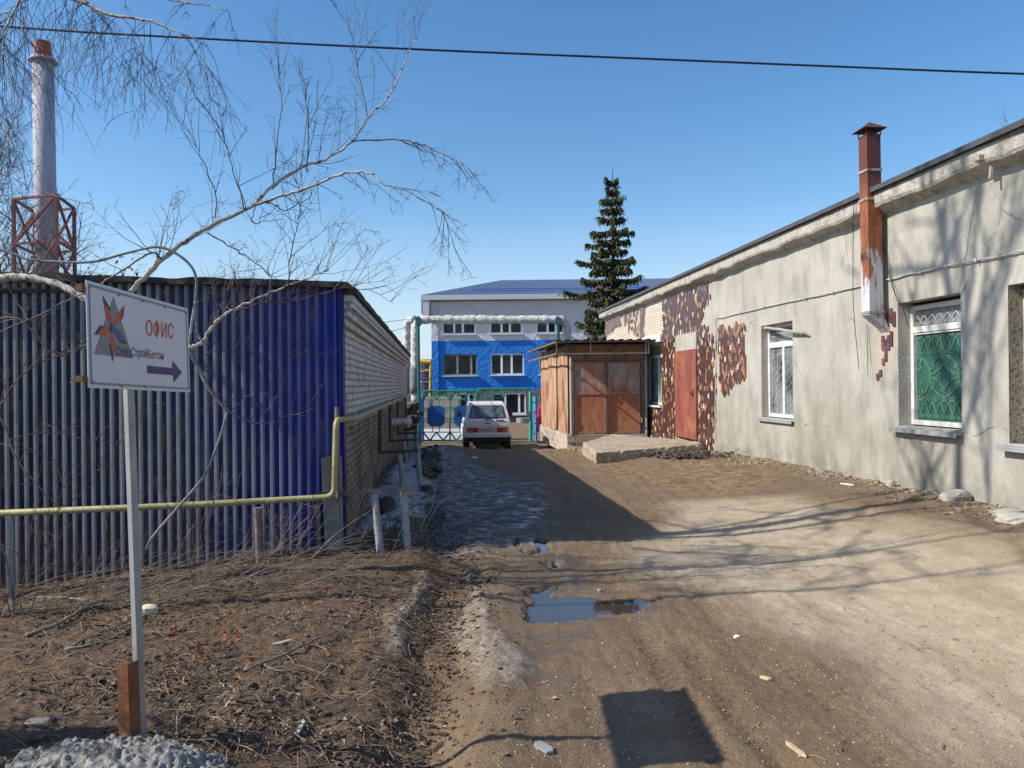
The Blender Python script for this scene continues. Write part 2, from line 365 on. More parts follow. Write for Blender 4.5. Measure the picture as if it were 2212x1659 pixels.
c = mixc(n, l, mth(n, l, 'MULTIPLY', fB, .5), c, (.105, .07, .043))
c = mixc(n, l, mth(n, l, 'MULTIPLY', fC, .4), c, (.075, .052, .035)); c = mixc(n, l, mth(n, l, 'MULTIPLY', fE, .35), c, (.42, .36, .28))
pal = mixc(n, l, fD, (.43, .35, .25), (.35, .28, .195)); pal = mixc(n, l, mth(n, l, 'MULTIPLY', fC, .6), pal, (.25, .20, .14)); pal = mixc(n, l, mth(n, l, 'MULTIPLY', fE, .6), pal, (.80, .74, .62))
pal = mixc(n, l, mth(n, l, 'MULTIPLY', fS, .2), pal, (.30, .225, .15)); pal = mixc(n, l, mth(n, l, 'MULTIPLY', fP, .15), pal, (.36, .28, .185)); c = mixc(n, l, mth(n, l, 'MULTIPLY', k1.outputs[1], mth(n, l, 'ADD', mth(n, l, 'MULTIPLY', fP, -.25), .92)), c, pal)
c = mixc(n, l, mth(n, l, 'MULTIPLY', k2.outputs[1], .55), c, mixc(n, l, fB, (.21, .155, .09), (.36, .28, .175)))
c = mixc(n, l, mth(n, l, 'MULTIPLY', s2.outputs[2], .75), c, mixc(n, l, fD, (.13, .08, .045), (.30, .21, .11)))
c = mixc(n, l, mth(n, l, 'MULTIPLY', s2.outputs[1], .85), c, mixc(n, l, fB, (.155, .10, .06), (.045, .030, .021)))
wetf = mth(n, l, 'MULTIPLY', s1.outputs[2], mth(n, l, 'ADD', mth(n, l, 'MULTIPLY', fD, .6), .4))
c = mixc(n, l, mth(n, l, 'MULTIPLY', wetf, .62), c, (.070, .050, .036))
icec = mixc(n, l, fD, (.12, .11, .095), (.25, .245, .235)); icec = mixc(n, l, mth(n, l, 'MULTIPLY', fB, .8), icec, (.085, .07, .055))
c = mixc(n, l, mth(n, l, 'MULTIPLY', s1.outputs[1], .85), c, icec)
rc = mixc(n, l, fB, (.36, .325, .27), (.15, .115, .08)); c = mixc(n, l, mth(n, l, 'MULTIPLY', s2.outputs[0], mth(n, l, 'ADD', mth(n, l, 'MULTIPLY', fD, .5), .42)), c, rc)
sc_ = mixc(n, l, fB, (.60, .61, .64), (.19, .17, .15)); c = mixc(n, l, s1.outputs[0], c, sc_)
l.new(c, b.inputs['Base Color'])
ro = n.new('ShaderNodeMapRange'); ro.inputs['To Min'].default_value = .92; ro.inputs['To Max'].default_value = .10
l.new(mth(n, l, 'MAXIMUM', mth(n, l, 'MULTIPLY', wetf, fD), mth(n, l, 'MULTIPLY', s1.outputs[1], mth(n, l, 'MULTIPLY', fD, .75))), ro.inputs['Value'])
l.new(ro.outputs[0], b.inputs['Roughness']); b.inputs['Specular IOR Level'].default_value = .45
bn = n.new('ShaderNodeBump'); bn.inputs['Strength'].default_value = .9; bn.inputs['Distance'].default_value = .03
hsb = mth(n, l, 'ADD', mth(n, l, 'MULTIPLY', tB, .9), mth(n, l, 'ADD', mth(n, l, 'MULTIPLY', tC, .45), tD)); l.new(hsb, bn.inputs['Height']); sb_ = n.new('ShaderNodeMapRange'); sb_.inputs['To Min'].default_value = .9; sb_.inputs['To Max'].default_value = .12; l.new(mth(n, l, 'MAXIMUM', wetf, mth(n, l, 'MULTIPLY', k1.outputs[1], .55)), sb_.inputs['Value']); l.new(sb_.outputs[0], bn.inputs['Strength']); l.new(bn.outputs[0], b.inputs['Normal'])
me.materials.append(m)
# height lookup on the finished relief, so that things rest on it
Hg = H.reshape(ny, nx)
def hz(X, Y):
    i = min(max(int(np.searchsorted(xs, X)) - 1, 0), nx - 2); j = min(max(int(np.searchsorted(ys, Y)) - 1, 0), ny - 2)
    u = (X - xs[i]) / (xs[i + 1] - xs[i]); v = (Y - ys[j]) / (ys[j + 1] - ys[j])
    return float((Hg[j, i] * (1 - u) + Hg[j, i + 1] * u) * (1 - v) + (Hg[j + 1, i] * (1 - u) + Hg[j + 1, i + 1] * u) * v)

wm = MB(); wm.add([(-.4, 5.0, lev), (1.8, 5.0, lev), (1.8, 12.2, lev), (-.4, 12.2, lev)], [(0, 1, 2, 3)])
m, n, l, b = new_mat('puddle_water'); b.inputs['Base Color'].default_value = (.05, .035, .025, 1); b.inputs['Roughness'].default_value = .03; b.inputs['Specular IOR Level'].default_value = .7
_, t = noise_fac(n, l, 30, 0, 1, 3); bn = n.new('ShaderNodeBump'); bn.inputs['Strength'].default_value = .02; l.new(t, bn.inputs['Height']); l.new(bn.outputs[0], b.inputs['Normal'])
tag(obj('puddle', wm, m), 'shallow muddy puddle lying in the middle of the track', None, None, 'structure')
# ---------------------------------------------------------------- right-hand plastered house
UA, UB = 2.0, uw(1310, 700)[0]            # visible length of the street wall
ZB, ZE = -2.3, 2.44                       # foot, underside of the cornice
def rect(x0, y0, x1, y1, yl=None, yr=None):
    u1, za = uw(x0, y0); u0, zc = uw(x1, y1); return u0, u1, zc, za
w1l, w1r = uw(1644, 705), uw(1714, 909); w2l, w2r = uw(1939, 656), uw(2078, 932); w3l = uw(2177, 617); w3b = uw(2179, 958)
w0l, w0r = uw(1392, 745), uw(1431, 878)
HOLES = dict(w1=(w1r[0], w1l[0], w1r[1], w1l[1]), w2=(w2r[0], w2l[0], w2r[1], w2l[1]), w3=(w3l[0] - (w2l[0] - w2r[0]) * 1.0, w3l[0], w3b[1], w3l[1]), w0=(w0r[0], w0l[0], w0r[1], w0l[1]))
dl, dr = uw(1461, 764), uw(1509, 951.5)
DOOR = (dr[0], dl[0], dr[1], dl[1])
def lines(a, b, st, extra):
    v = list(np.arange(a, b, st)) + [b]
    v = [q for q in v if all(abs(q - e) > st * .45 for e in extra)] + list(extra); return np.array(sorted(v))
eu = [q for h in HOLES.values() for q in h[:2]]; ez = [q for h in HOLES.values() for q in h[2:]]
us = lines(UA, UB, .07, eu); zs = lines(ZB, ZE + .1, .07, ez)
UU, ZZ = np.meshgrid(us, zs); uf, zf = UU.ravel(), ZZ.ravel()
def wpoly(pts): return [uw(*p) for p in pts]
c5 = lambda L: [(1106 + .3111 * x, 575 + .3111 * y) for x, y in L]
R1 = wpoly(c5([(655, 320), (800, 290), (925, 235), (922, 505), (900, 512), (820, 470), (805, 400), (770, 420), (735, 405), (700, 440), (668, 480), (650, 500)]))
RBR = wpoly(c5([(655, 300), (1060, 180), (1050, 540), (960, 545), (655, 520)]))
R2 = wpoly(c5([(1050, 195), (1365, 70), (1378, 180), (1370, 250), (1325, 400), (1400, 480), (1420, 560), (1425, 900), (1415, 1120), (1400, 1310), (1310, 1300), (1300, 1200), (1295, 590), (1280, 480), (1150, 495), (1140, 590), (1145, 1200), (1045, 1200), (940, 1190), (940, 972), (1046, 972), (1036, 520), (1050, 420)]))
R3 = wpoly(c5([(1435, 440), (1540, 408), (1612, 425), (1630, 792), (1545, 800), (1530, 850), (1450, 895)]))
R4 = wpoly([(1806.5 + x * .3332, 258 + y * .3332) for x, y in [(348, 1245), (388, 1250), (382, 1420), (352, 1530), (345, 1600), (290, 1645), (272, 1540), (272, 1395), (345, 1400)]])
wu = uf + (fbm(uf, zf, 2.5, 4, 31) - .5) * .5; wz = zf + (fbm(uf, zf, 2.5, 4, 37) - .5) * .4
brick = sstep(poly_sd(uf, zf, RBR), -.05, .05) * (1 - sstep(poly_sd(wu, wz, R1), -.1, .1))
tileb = np.maximum.reduce([sstep(poly_sd(uf, zf, R), -.12, .02) for R in (R1, R2, R3, R4)])
reliefs = (fbm(uf, zf, 1.3, 4, 51) - .5) * .035 * (1 - tileb) * (1 - brick)
crumb = sstep(zf, -1.25, -1.65) * (fbm(uf, zf, 3, 4, 61) > .48) * .035
reliefs = reliefs - crumb
for h in HOLES.values():                       # keep the rims straight
    d = np.maximum.reduce([h[0] - uf, uf - h[1], h[2] - zf, zf - h[3]]); reliefs = reliefs * sstep(d, 0, .12)
wall = MB(); idx = {}
V = [pr(a, b, c) for a, b, c in zip(uf, zf, reliefs)]
fs = []; nu = len(us)
for j in range(len(zs) - 1):
    zc = (zs[j] + zs[j + 1]) / 2
    for i in range(nu - 1):
        uc = (us[i] + us[i + 1]) / 2
        if any(h[0] < uc < h[1] and h[2] < zc < h[3] for h in HOLES.values()): continue
        q = j * nu + i; fs.append((q + nu, q + nu + 1, q + 1, q))
wall.add(V, fs)
m, n, l, b = new_mat('old_stucco')
kv = n.new('ShaderNodeVertexColor'); kv.layer_name = 'kw'; ks = n.new('ShaderNodeSeparateColor'); l.new(kv.outputs[0], ks.inputs[0])
f1, t1 = noise_fac(n, l, .9, .40, .66, 6, (1, 1, .8)); f2, t2 = noise_fac(n, l, 3.2, .48, .66, 7, (1, 1, .35)); f3, t3 = noise_fac(n, l, 24, .5, .66, 5); f4, t4 = noise_fac(n, l, 1.6, .50, .60, 7, off=4.)
c = mixc(n, l, f1, (.36, .35, .31), (.44, .43, .385)); c = mixc(n, l, mth(n, l, 'MULTIPLY', f2, .55), c, (.22, .215, .185)); c = mixc(n, l, mth(n, l, 'MULTIPLY', f4, .35), c, (.48, .46, .41)); c = mixc(n, l, mth(n, l, 'MULTIPLY', f3, .22), c, (.27, .245, .21))
vor = n.new('ShaderNodeTexVoronoi'); vor.feature = 'DISTANCE_TO_EDGE'; vor.inputs['Scale'].default_value = .8
g_ = n.new('ShaderNodeNewGeometry'); mxv = n.new('ShaderNodeMix'); mxv.data_type = 'VECTOR'; mxv.inputs[0].default_value = .35
nt = n.new('ShaderNodeTexNoise'); nt.inputs['Scale'].default_value = 1.8; nt.inputs['Detail'].default_value = 7; l.new(g_.outputs['Position'], nt.inputs['Vector'])
l.new(g_.outputs['Position'], mxv.inputs[4]); l.new(nt.outputs['Color'], mxv.inputs[5]); l.new(mxv.outputs[1], vor.inputs['Vector'])
cr_ = n.new('ShaderNodeMapRange'); cr_.inputs['From Min'].default_value = .012; cr_.inputs['From Max'].default_value = .0; l.new(vor.outputs['Distance'], cr_.inputs['Value'])
szw = n.new('ShaderNodeSeparateXYZ'); l.new(g_.outputs['Position'], szw.inputs[0]); mzw = n.new('ShaderNodeMapRange'); mzw.inputs['From Min'].default_value = .1; mzw.inputs['From Max'].default_value = -1.5; l.new(szw.outputs[2], mzw.inputs['Value'])
f5, _ = noise_fac(n, l, 1.7, .38, .62, 7, (1, 1, .5), off=12.); c = mixc(n, l, mth(n, l, 'MULTIPLY', mth(n, l, 'MULTIPLY', mzw.outputs[0], f5), .75), c, (.20, .185, .145))
crk = mth(n, l, 'MULTIPLY', cr_.outputs[0], mth(n, l, 'MULTIPLY', f4, .7)); c = mixc(n, l, crk, c, (.16, .14, .12))
c = mixc(n, l, mth(n, l, 'MULTIPLY', ks.outputs[1], .7), c, mixc(n, l, f3, (.42, .33, .27), (.52, .45, .38)))
uvn = n.new('ShaderNodeUVMap'); bt = n.new('ShaderNodeTexBrick'); l.new(uvn.outputs[0], bt.inputs['Vector'])
bt.inputs['Scale'].default_value = 1; bt.inputs['Brick Width'].default_value = .26; bt.inputs['Row Height'].default_value = .078; bt.inputs['Mortar Size'].default_value = .006
bt.inputs['Color1'].default_value = (.60, .54, .44, 1); bt.inputs['Color2'].default_value = (.50, .44, .35, 1); bt.inputs['Mortar'].default_value = (.22, .19, .15, 1)
c = mixc(n, l, ks.outputs[0], c, bt.outputs[0]); l.new(c, b.inputs['Base Color']); b.inputs['Roughness'].default_value = .92; b.inputs['Specular IOR Level'].default_value = .2
bn = n.new('ShaderNodeBump'); bn.inputs['Strength'].default_value = .65; bn.inputs['Distance'].default_value = .03
hh = mth(n, l, 'SUBTRACT', mth(n, l, 'ADD', mth(n, l, 'MULTIPLY', t3, .35), mth(n, l, 'ADD', t2, t1)), mth(n, l, 'MULTIPLY', crk, .6))
l.new(hh, bn.inputs['Height']); l.new(bn.outputs[0], b.inputs['Normal']); stucco = m
mt['stucco_plain'] = M('stucco_plain', (.40, .38, .33), .92, layers=[((.28, .26, .22), 3, .45, .7), ((.50, .48, .43), 12, .5, .75)], bump=.7, bscale=22)
mt['stucco_rough'] = M('stucco_rough', (.30, .27, .20), .95, layers=[((.12, .10, .08), 22, .5, .62)], bump=1.0, bscale=26, bdist=.04)
hr = thing('plastered_house', 'long single storey grey plastered house with peeling tile cladding and rusty flue', 'house', pr(12, -1.6))
wo = obj('wall', wall, stucco, hr, smooth=True, uv=True)
at = wo.data.color_attributes.new('kw', 'FLOAT_COLOR', 'POINT')
at.data.foreach_set('color', np.stack([brick, tileb * (1 - brick), brick * 0, brick * 0 + 1], 1).astype(np.float32).ravel())
# body behind the wall, roof and cornice
TK = .42
bd = MB(); o0 = pr(UA, ZB, -TK)
bd.obox(o0, tW * (UB - UA), -nW * 9, Vector((0, 0, ZE + .3 - ZB)))
bd.obox(pr(UB - .04, ZB, -.02), tW * .06, -nW * (TK - .02), Vector((0, 0, ZE - ZB))); bd.obox(pr(UA - .02, ZB, -.02), tW * .06, -nW * (TK - .02), Vector((0, 0, ZE - ZB)))
obj('back_walls', bd, mt['stucco_plain'], hr)
zt = 2.79
uu = np.linspace(UA - .3, UB + .35, 150); cn = MB(); vv = []
rr = random.Random(5)
prof0 = [(0.0, ZE - .02), (.02, ZE), (.19, ZE + .06), (.21, ZE + .1), (.21, zt - .06), (.0, zt - .06)]
for q in uu:
    j = (fbm(np.array([q]), np.array([0.]), 2.2, 4, 3)[0] - .5) * .09
    for k, (o_, z_) in enumerate(prof0): vv.append(pr(q, z_ + (j if k in (2, 3) else 0), o_ + (j * .3 if k in (2, 3) else 0)))
K = len(prof0); fs = []
for i in range(len(uu) - 1):
    for k in range(K): fs.append((i * K + k, (i + 1) * K + k, (i + 1) * K + (k + 1) % K, i * K + (k + 1) % K))
fs += [tuple(range(K)), tuple(reversed(range((len(uu) - 1) * K, len(uu) * K)))]
cn.add(vv, fs)
mt['cornice'] = M('cornice', (.41, .39, .34), .9, layers=[((.25, .23, .20), 5, .5, .68, (1, 1, .5)), ((.60, .58, .53), 11, .5, .75), ((.10, .09, .08), 2.0, .62, .72)], bump=.9, bscale=22, bdist=.03)
obj('cornice', cn, mt['cornice'], hr)
rf = MB(); rf.obox(pr(UA - .3, zt - .055, .26), tW * (UB - UA + .7), -nW * 9.8, Vector((0, 0, .05)))
rf.obox(pr(UA - .3, zt - .07, .262), tW * (UB - UA + .7), nW * .012, Vector((0, 0, .07)))
obj('roof', rf, M('roof_sheet', (.10, .10, .105), .5, .3, layers=[((.08, .075, .07), 4, .45, .7)], bump=.2, bscale=20), hr)
cab = MB()
def wline(pts, off, dz=0): return [pr(*uw(x, y + dz, off), off) for x, y in pts]
def dens(pts, k=6, wob=0.0, rng=random.Random(2)):
    out = []
    pts = [Vector(p) for p in pts]
    for i in range(len(pts) - 1):
        for j in range(k):
            t = j / k; p0 = pts[max(i - 1, 0)]; p1 = pts[i]; p2 = pts[i + 1]; p3 = pts[min(i + 2, len(pts) - 1)]
            q = 0.5 * ((2 * p1) + (p2 - p0) * t + (2 * p0 - 5 * p1 + 4 * p2 - p3) * t * t + (3 * p1 - p0 - 3 * p2 + p3) * t ** 3)
            out.append(q + Vector((rng.uniform(-wob, wob), rng.uniform(-wob, wob), rng.uniform(-wob, wob))))
    return out + [pts[-1]]
# windows
glassR = M('window_glass', (.12, .14, .15), .06, layers=[((.28, .30, .31), 2.2, .42, .7, (1, 1, .3)), ((.04, .05, .06), 1.2, .5, .6)], spec=.6)
glassG = M('green_backing', (.018, .085, .062), .35, layers=[((.03, .12, .09), 1.2, .4, .7)], spec=.5)
grl = M('pale_green_iron', (.10, .20, .15), .6); grw = M('grey_iron', (.40, .42, .42), .5)
def sub_bars(mb, u0, u1, z0, z1, off, w, d, inner=()):
    for a, b_, c_, d_ in ((u0, u1, z0, z0 + w), (u0, u1, z1 - w, z1), (u0, u0 + w, z0 + w, z1 - w), (u1 - w, u1, z0 + w, z1 - w)) + tuple(inner):
        mb.obox(pr(a, c_, off), tW * (b_ - a), nW * d, Vector((0, 0, d_ - c_)))
def reveal(h, dep, mat):
    r = MB(); u0, u1, z0, z1 = h; e = .03
    for a, b_, c_, d_ in ((u1, u1 + e, z0, z1), (u0 - e, u0, z0, z1), (u0 - e, u1 + e, z1, z1 + e), (u0 - e, u1 + e, z0 - e, z0)):
        r.obox(pr(a, c_, -dep - .08), tW * (b_ - a), nW * (dep + .078), Vector((0, 0, d_ - c_)))
    return obj('reveal', r, mat, win)
def frame_at(h, dep): return h[0], h[1], h[2], h[3]
# second window from the flue: tall casement with three lights
h = HOLES['w1']; dep = .20
win = obj('window', (lambda mb: (sub_bars(mb, h[0], h[1], h[2] + .02, h[3], -dep, .07, .06, ((h[0] + .07, h[1] - .07, h[2] + 1.30 * (h[3] - h[2]) / 1.72, h[2] + 1.40 * (h[3] - h[2]) / 1.72), ((h[0] + h[1]) / 2 - .045, (h[0] + h[1]) / 2 + .045, h[2] + .09, h[2] + 1.30 * (h[3] - h[2]) / 1.72))), mb)[1])(MB()), mt['white_paint'], hr)
tag(win, 'narrow white casement window with two lower lights and barred inside')
reveal(h, dep, mt['stucco_plain'])
gl = MB(); gl.obox(pr(h[0] + .05, h[2] + .06, -dep + .015), tW * (h[1] - h[0] - .1), nW * .006, Vector((0, 0, h[3] - h[2] - .1))); obj('pane', gl, glassR, win)
gb = MB(); rr = random.Random(3)
mu = (h[0] + h[1]) / 2
for a0, a1 in ((h[0] + .1, mu - .07), (mu + .07, h[1] - .1)):
    for k in range(9):
        z0 = h[2] + .12 + k * .15; gb.tube([pr(a1, min(z0 + .0, h[2] + 1.25), -dep + .026), pr(a0, min(z0 + .34, h[2] + 1.28), -dep + .026)], .006, 4)
    gb.tube([pr((a0 + a1) / 2, h[2] + .1, -dep + .027), pr((a0 + a1) / 2, h[2] + 1.27, -dep + .027)], .007, 4)
for k in range(3): gb.tube([pr(h[0] + .1, h[3] - .14 - .08 * k, -dep + .026), pr(h[1] - .1, h[3] - .10 - .06 * k, -dep + .026)], .006, 4)
obj('window_bars', gb, grw, win)
sl = MB(); sl.obox(pr(h[0] - .05, h[2] - .03, -dep), tW * (h[1] - h[0] + .14), nW * (dep + .07), Vector((0, 0, .022))); sl.obox(pr(h[0] - .05, h[2] - .065, .058), tW * (h[1] - h[0] + .14), nW * .012, Vector((0, 0, .036))); obj('window_sill', sl, mt['tin'], win)
sl = MB(); pts = wline([(1650, 713), (1690, 713), (1715, 717), (1742, 720)], .09); pts[0] = pr(h[1] - .02, h[3] - .03, -.05)
sl.tube(dens(pts, 5, .006), [.028] * 10 + [.034, .02, .03, .022, .018, .01], 6); obj('loose_lintel_rod', sl, mt['concrete'], win)
# big window with green backing and scroll grille
def scroll(mb, c, r, turns, a0, sgn, off, rad=.007, st=14):
    pts = []
    for i in range(st + 1):
        t = i / st; a = a0 + sgn * t * turns * 2 * math.pi; q = r * (1 - .72 * t); pts.append(pr(c[0] + math.cos(a) * q, c[1] + math.sin(a) * q, off))
    mb.tube(pts, rad, 4)
def curve(mb, pts, off, rad=.008): mb.tube(dens([pr(a, b_, off) for a, b_ in pts], 6), rad, 4)
def grille(mb, u0, u1, z0, z1, off, full=True):
    def band(za, zb, top):
        n_ = max(3, int(round((u1 - u0) / .17)))
        for k in range(n_):
            a = u0 + (u1 - u0) * k / n_; c_ = u0 + (u1 - u0) * (k + .5) / n_; e = u0 + (u1 - u0) * (k + 1) / n_
            mb.tube([pr(a, zb, off), pr(c_, za, off)], .009, 4); mb.tube([pr(c_, za, off), pr(e, zb, off)], .009, 4)
            for q in (a + .04, c_, e - .04):
                scroll(mb, (q, zb + .035), .034, 1.2, -1.57, 1, off); scroll(mb, (q, za - .03), .03, 1.2, 1.57, -1, off)
    if not full: return band(z0 + .07, z1 - .09, 0)
    hh_ = z1 - z0; band(z1 - .25, z1 - .08, 1); band(z0 + .08, z0 + .25, 0)
    ma, mb_ = z0 + .31, z1 - .32; cm = (ma + mb_) / 2; cu = (u0 + u1) / 2; rw = (u1 - u0) * .26; rh = (mb_ - ma) / 2
    pts = [(cu + .085 * math.cos(t), cm + .16 * math.sin(t)) for t in np.linspace(0, 2 * math.pi, 17)]; curve(mb, pts, off)
    for cc in (u0, cu, u1):
        for s in (-1, 1):
            for v in (-1, 1):
                cl = lambda q: min(max(q, u0), u1)
                curve(mb, [(cl(cc), cm + v * rh), (cl(cc + s * rw * .62), cm + v * rh * .72), (cl(cc + s * rw), cm + v * rh * .12), (cl(cc + s * rw * .98), cm)], off)
                if cc == cu:
                    curve(mb, [(cc + s * .015, cm + v * rh * .97), (cc + s * .02, cm + v * rh * .6), (cc + s * rw * .5, cm + v * rh * .2), (cc + s * rw * .95, cm + v * .015)], off)
                    scroll(mb, (cc + s * .075, cm + v * (rh - .06)), .05, 1.3, 1.57 * v, -s * v, off)
                    scroll(mb, (cc + s * (rw - .06), cm + v * .13), .05, 1.3, 0 if s > 0 else math.pi, s * v, off)
                elif (cc == u0) == (s > 0):
                    scroll(mb, (cc + s * .07, cm + v * (rh - .08)), .055, 1.3, 1.57 * v, -s * v, off); scroll(mb, (cc + s * .06, cm + v * .12), .045, 1.3, 0, s * v, off)
for key, dep, lab in (('w2', .26, 'large white window backed with green sheet behind a scroll grille'), ('w3', .26, 'white window with rough pebbled reveal cut by the photo edge')):
    h = HOLES[key]; tr0 = h[2] + .755 * (h[3] - h[2]); tr1 = tr0 + .085
    mb = MB(); sub_bars(mb, h[0], h[1], h[2] + .02, h[3] - .05, -dep, .065, .07, ((h[0] + .065, h[1] - .065, tr0, tr1),)); mb.obox(pr(h[0] + .065, tr0 - .03, -dep), tW * (h[1] - h[0] - .13), nW * .055, Vector((0, 0, .025)))
    win = obj('window', mb, mt['white_paint'], hr); tag(win, lab)
    reveal(h, dep, mt['stucco_plain'] if key == 'w2' else mt['stucco_rough'])
    gl = MB(); gl.obox(pr(h[0] + .05, h[2] + .07, -dep + .012), tW * (h[1] - h[0] - .1), nW * .006, Vector((0, 0, tr0 - h[2] - .06))); obj('pane', gl, glassG if key == 'w2' else glassR, win)
    gl = MB(); gl.obox(pr(h[0] + .05, tr1 - .01, -dep + .012), tW * (h[1] - h[0] - .1), nW * .006, Vector((0, 0, h[3] - tr1 - .09))); obj('pane', gl, glassR, win)
    gb = MB(); grille(gb, h[0] + .08, h[1] - .08, h[2] + .1, tr0 - .01, -dep + .026); obj('scroll_grille', gb, grl if key == 'w2' else grw, win)
    gb = MB(); grille(gb, h[0] + .08, h[1] - .08, tr1 + .0, h[3] - .10, -dep + .026, False); obj('scroll_grille', gb, grw, win)
    sl = MB(); sl.obox(pr(h[0] - .03, h[2] - .05, -dep + .03), tW * (h[1] - h[0] + .10), nW * (dep + .08), Vector((0, 0, .03))); sl.obox(pr(h[0] - .03, h[2] - .081, .098), tW * (h[1] - h[0] + .10), nW * .012, Vector((0, 0, .030))); obj('window_sill', sl, mt['tin'], win)
h = HOLES['w0']; dep = .18
mb = MB(); sub_bars(mb, h[0], h[1], h[2] + .02, h[3], -dep, .08, .06, ((h[0] + .08, h[1] - .08, h[3] - .45, h[3] - .37), (h[0] + .75, h[0] + .83, h[2] + .1, h[3] - .45))); win = obj('window', mb, mt['white_paint'], hr); tag(win, 'white window with pale green curtain next to the rusty shed')
reveal(h, dep, mt['stucco_plain']); gl = MB(); gl.obox(pr(h[0] + .05, h[2] + .06, -dep + .012), tW * (h[1] - h[0] - .1), nW * .006, Vector((0, 0, h[3] - h[2] - .1))); obj('pane', gl, M('curtain_glass', (.20, .27, .21), .3, layers=[((.30, .38, .31), 14, .45, .6, (1, 1, .05)), ((.1, .13, .12), 2, .5, .7)]), win)
sl = MB(); sl.obox(pr(h[0] - .05, h[2] - .04, -.01), tW * (h[1] - h[0] + .1), nW * .1, Vector((0, 0, .05))); obj('window_sill', sl, mt['white_paint'], win); sl = MB(); sl.obox(pr(h[0] - .02, h[3], .004), tW * (h[1] - h[0] + .1), nW * .05, Vector((0, 0, .22))); obj('lintel', sl, mt['white_paint'], win)
# door
dm = MB(); u0, u1, z0, z1 = DOOR; dm.obox(pr(u0, z0, .01), tW * (u1 - u0), nW * .05, Vector((0, 0, z1 - z0 + .05)))
mt['door_red'] = M('door_red', (.27, .085, .06), .55, 0, [((.20, .06, .045), 2.2, .45, .6, (1, 1, .25)), ((.34, .15, .08), 1.2, .52, .7), ((.14, .05, .04), 8, .6, .72, (1, 1, .1))], .15, 12)
dr_ = obj('door', dm, mt['door_red'], hr, bevel=.006); tag(dr_, 'plain brick red sheet metal door')
hm = MB(); hm.bar(pr(u0 + .2, (z0 + z1) / 2 - .05, .06), pr(u0 + .2, (z0 + z1) / 2 + .13, .06), .05, .03); hm.bar(pr(u0 + .16, (z0 + z1) / 2 + .02, .09), pr(u0 + .32, (z0 + z1) / 2 + .05, .09), .025); obj('handle', hm, mt['black'], dr_)
# patch over the door
pm = MB(); pm.obox(pr(u0 + .05, z1 + .02, .001), tW * (u1 - u0 - .06), nW * .025, Vector((0, 0, .45))); obj('plaster_patch', pm, mt['stucco_plain'], hr)
# ceramic tiles, many fallen off
tl = MB(); rng = random.Random(11)
def tiles(R, wd, ht, cols, off, keep, horiz=False, lim=None):
    A_ = np.array(R); u_, v_ = A_[:, 0], A_[:, 1]
    a = u_.min(); k = 0
    while a < u_.max():
        z = v_.min() + (k % 2) * ht * .5 - ht
        while z < v_.max():
            cu, cz = a + wd / 2, z + ht / 2
            e = (fbm(np.array([cu]), np.array([cz]), 4.0, 3, 71)[0] - .5) * .35
            d = poly_sd(np.array([cu]), np.array([cz]), R)[0] + e
            if d > 0 and rng.random() < keep(cu, cz, d) and (lim is None or lim(cu, cz)) and not (DOOR[0] - .02 < cu < DOOR[1] + .02 and cz < DOOR[3] + .5) and not any(hh[0] - .05 < cu < hh[1] + .05 and hh[2] - .03 < cz < hh[3] + .2 for hh in HOLES.values()):
                r_ = rng.random(); t = 0
                for p_, c_ in cols:
                    t += p_
                    if r_ < t: break
                v = rng.uniform(.8, 1.2); tl.col = tuple(q * v for q in c_)
                zz = max(z + .004, -2.0); tl.obox(pr(a + .003, zz, off), tW * (wd - .007), nW * .009, Vector((0, 0, ht - .009)))
            z += ht
        a += wd; k += 1
dk = (.080, .036, .030); wh = (.62, .58, .52); og = (.48, .24, .08); pk = (.30, .19, .17); dk2 = (.12, .05, .045)
tiles(R2, .082, .125, [(.70, dk), (.13, dk2), (.05, wh), (.06, og), (.06, pk)], .012, lambda u, z, d: .995 if d > .18 else .8)
tiles(R3, .08, .125, [(.48, dk), (.22, dk2), (.17, (.34, .16, .06)), (.04, wh), (.09, pk)], .012, lambda u, z, d: .985)
tiles(R4, .07, .11, [(.6, (.10, .05, .06)), (.4, (.19, .09, .10))], .012, lambda u, z, d: .97)
def k1f(u, z, d):
    v = fbm(np.array([u]), np.array([z * .4]), 2.4, 3, 91)[0]; return .97 if v > .47 else .18
tiles(R1, .082, .125, [(.8, (.17, .11, .10)), (.12, (.24, .16, .13)), (.08, pk)], .012, k1f)
obj('tile_cladding', tl, M('glazed_tile', (1, 1, 1), .28, tint=True, spec=.5, layers=[((.34, .28, .24), 5, .62, .72)]), hr)
# flue
FO = .20; s = .215
def fp(px, py): return pr(*uw(px, py, FO), FO)
base_u = uw(1884, 600, FO)[0]; fu = base_u
topz = uw(1872, 300, FO)[1]; botz = uw(1892, 680, FO)[1]
lean = .035
def fring(z, g=0.0, sh=0.0):
    q = (z - botz) / (topz - botz); du = lean * q
    return [pr(fu - s / 2 - g + du, z, FO - s / 2 - g), pr(fu + s / 2 + g + du, z, FO - s / 2 - g), pr(fu + s / 2 + g + du, z, FO + s / 2 + g), pr(fu - s / 2 - g + du, z, FO + s / 2 + g)]
fl = MB(); zl = np.linspace(botz, topz, 9)
for i in range(8): fl.hexa(fring(zl[i]) + fring(zl[i + 1]))
lo = [pr(fu - s / 2, botz - .28, -.02), pr(fu + s / 2, botz - .28, -.02), pr(fu + s / 2, botz - .20, .06), pr(fu - s / 2, botz - .20, .06)]
fl.hexa(lo + fring(botz))
m, n, l, b = new_mat('rusty_flue')
g_ = n.new('ShaderNodeNewGeometry'); sx = n.new('ShaderNodeSeparateXYZ'); l.new(g_.outputs['Position'], sx.inputs[0])
f1, t1 = noise_fac(n, l, 5, 0, 1, 7, (1.3, 1.3, .35), .7); f2, _ = noise_fac(n, l, 14, .45, .65, 6, (1, 1, .3))
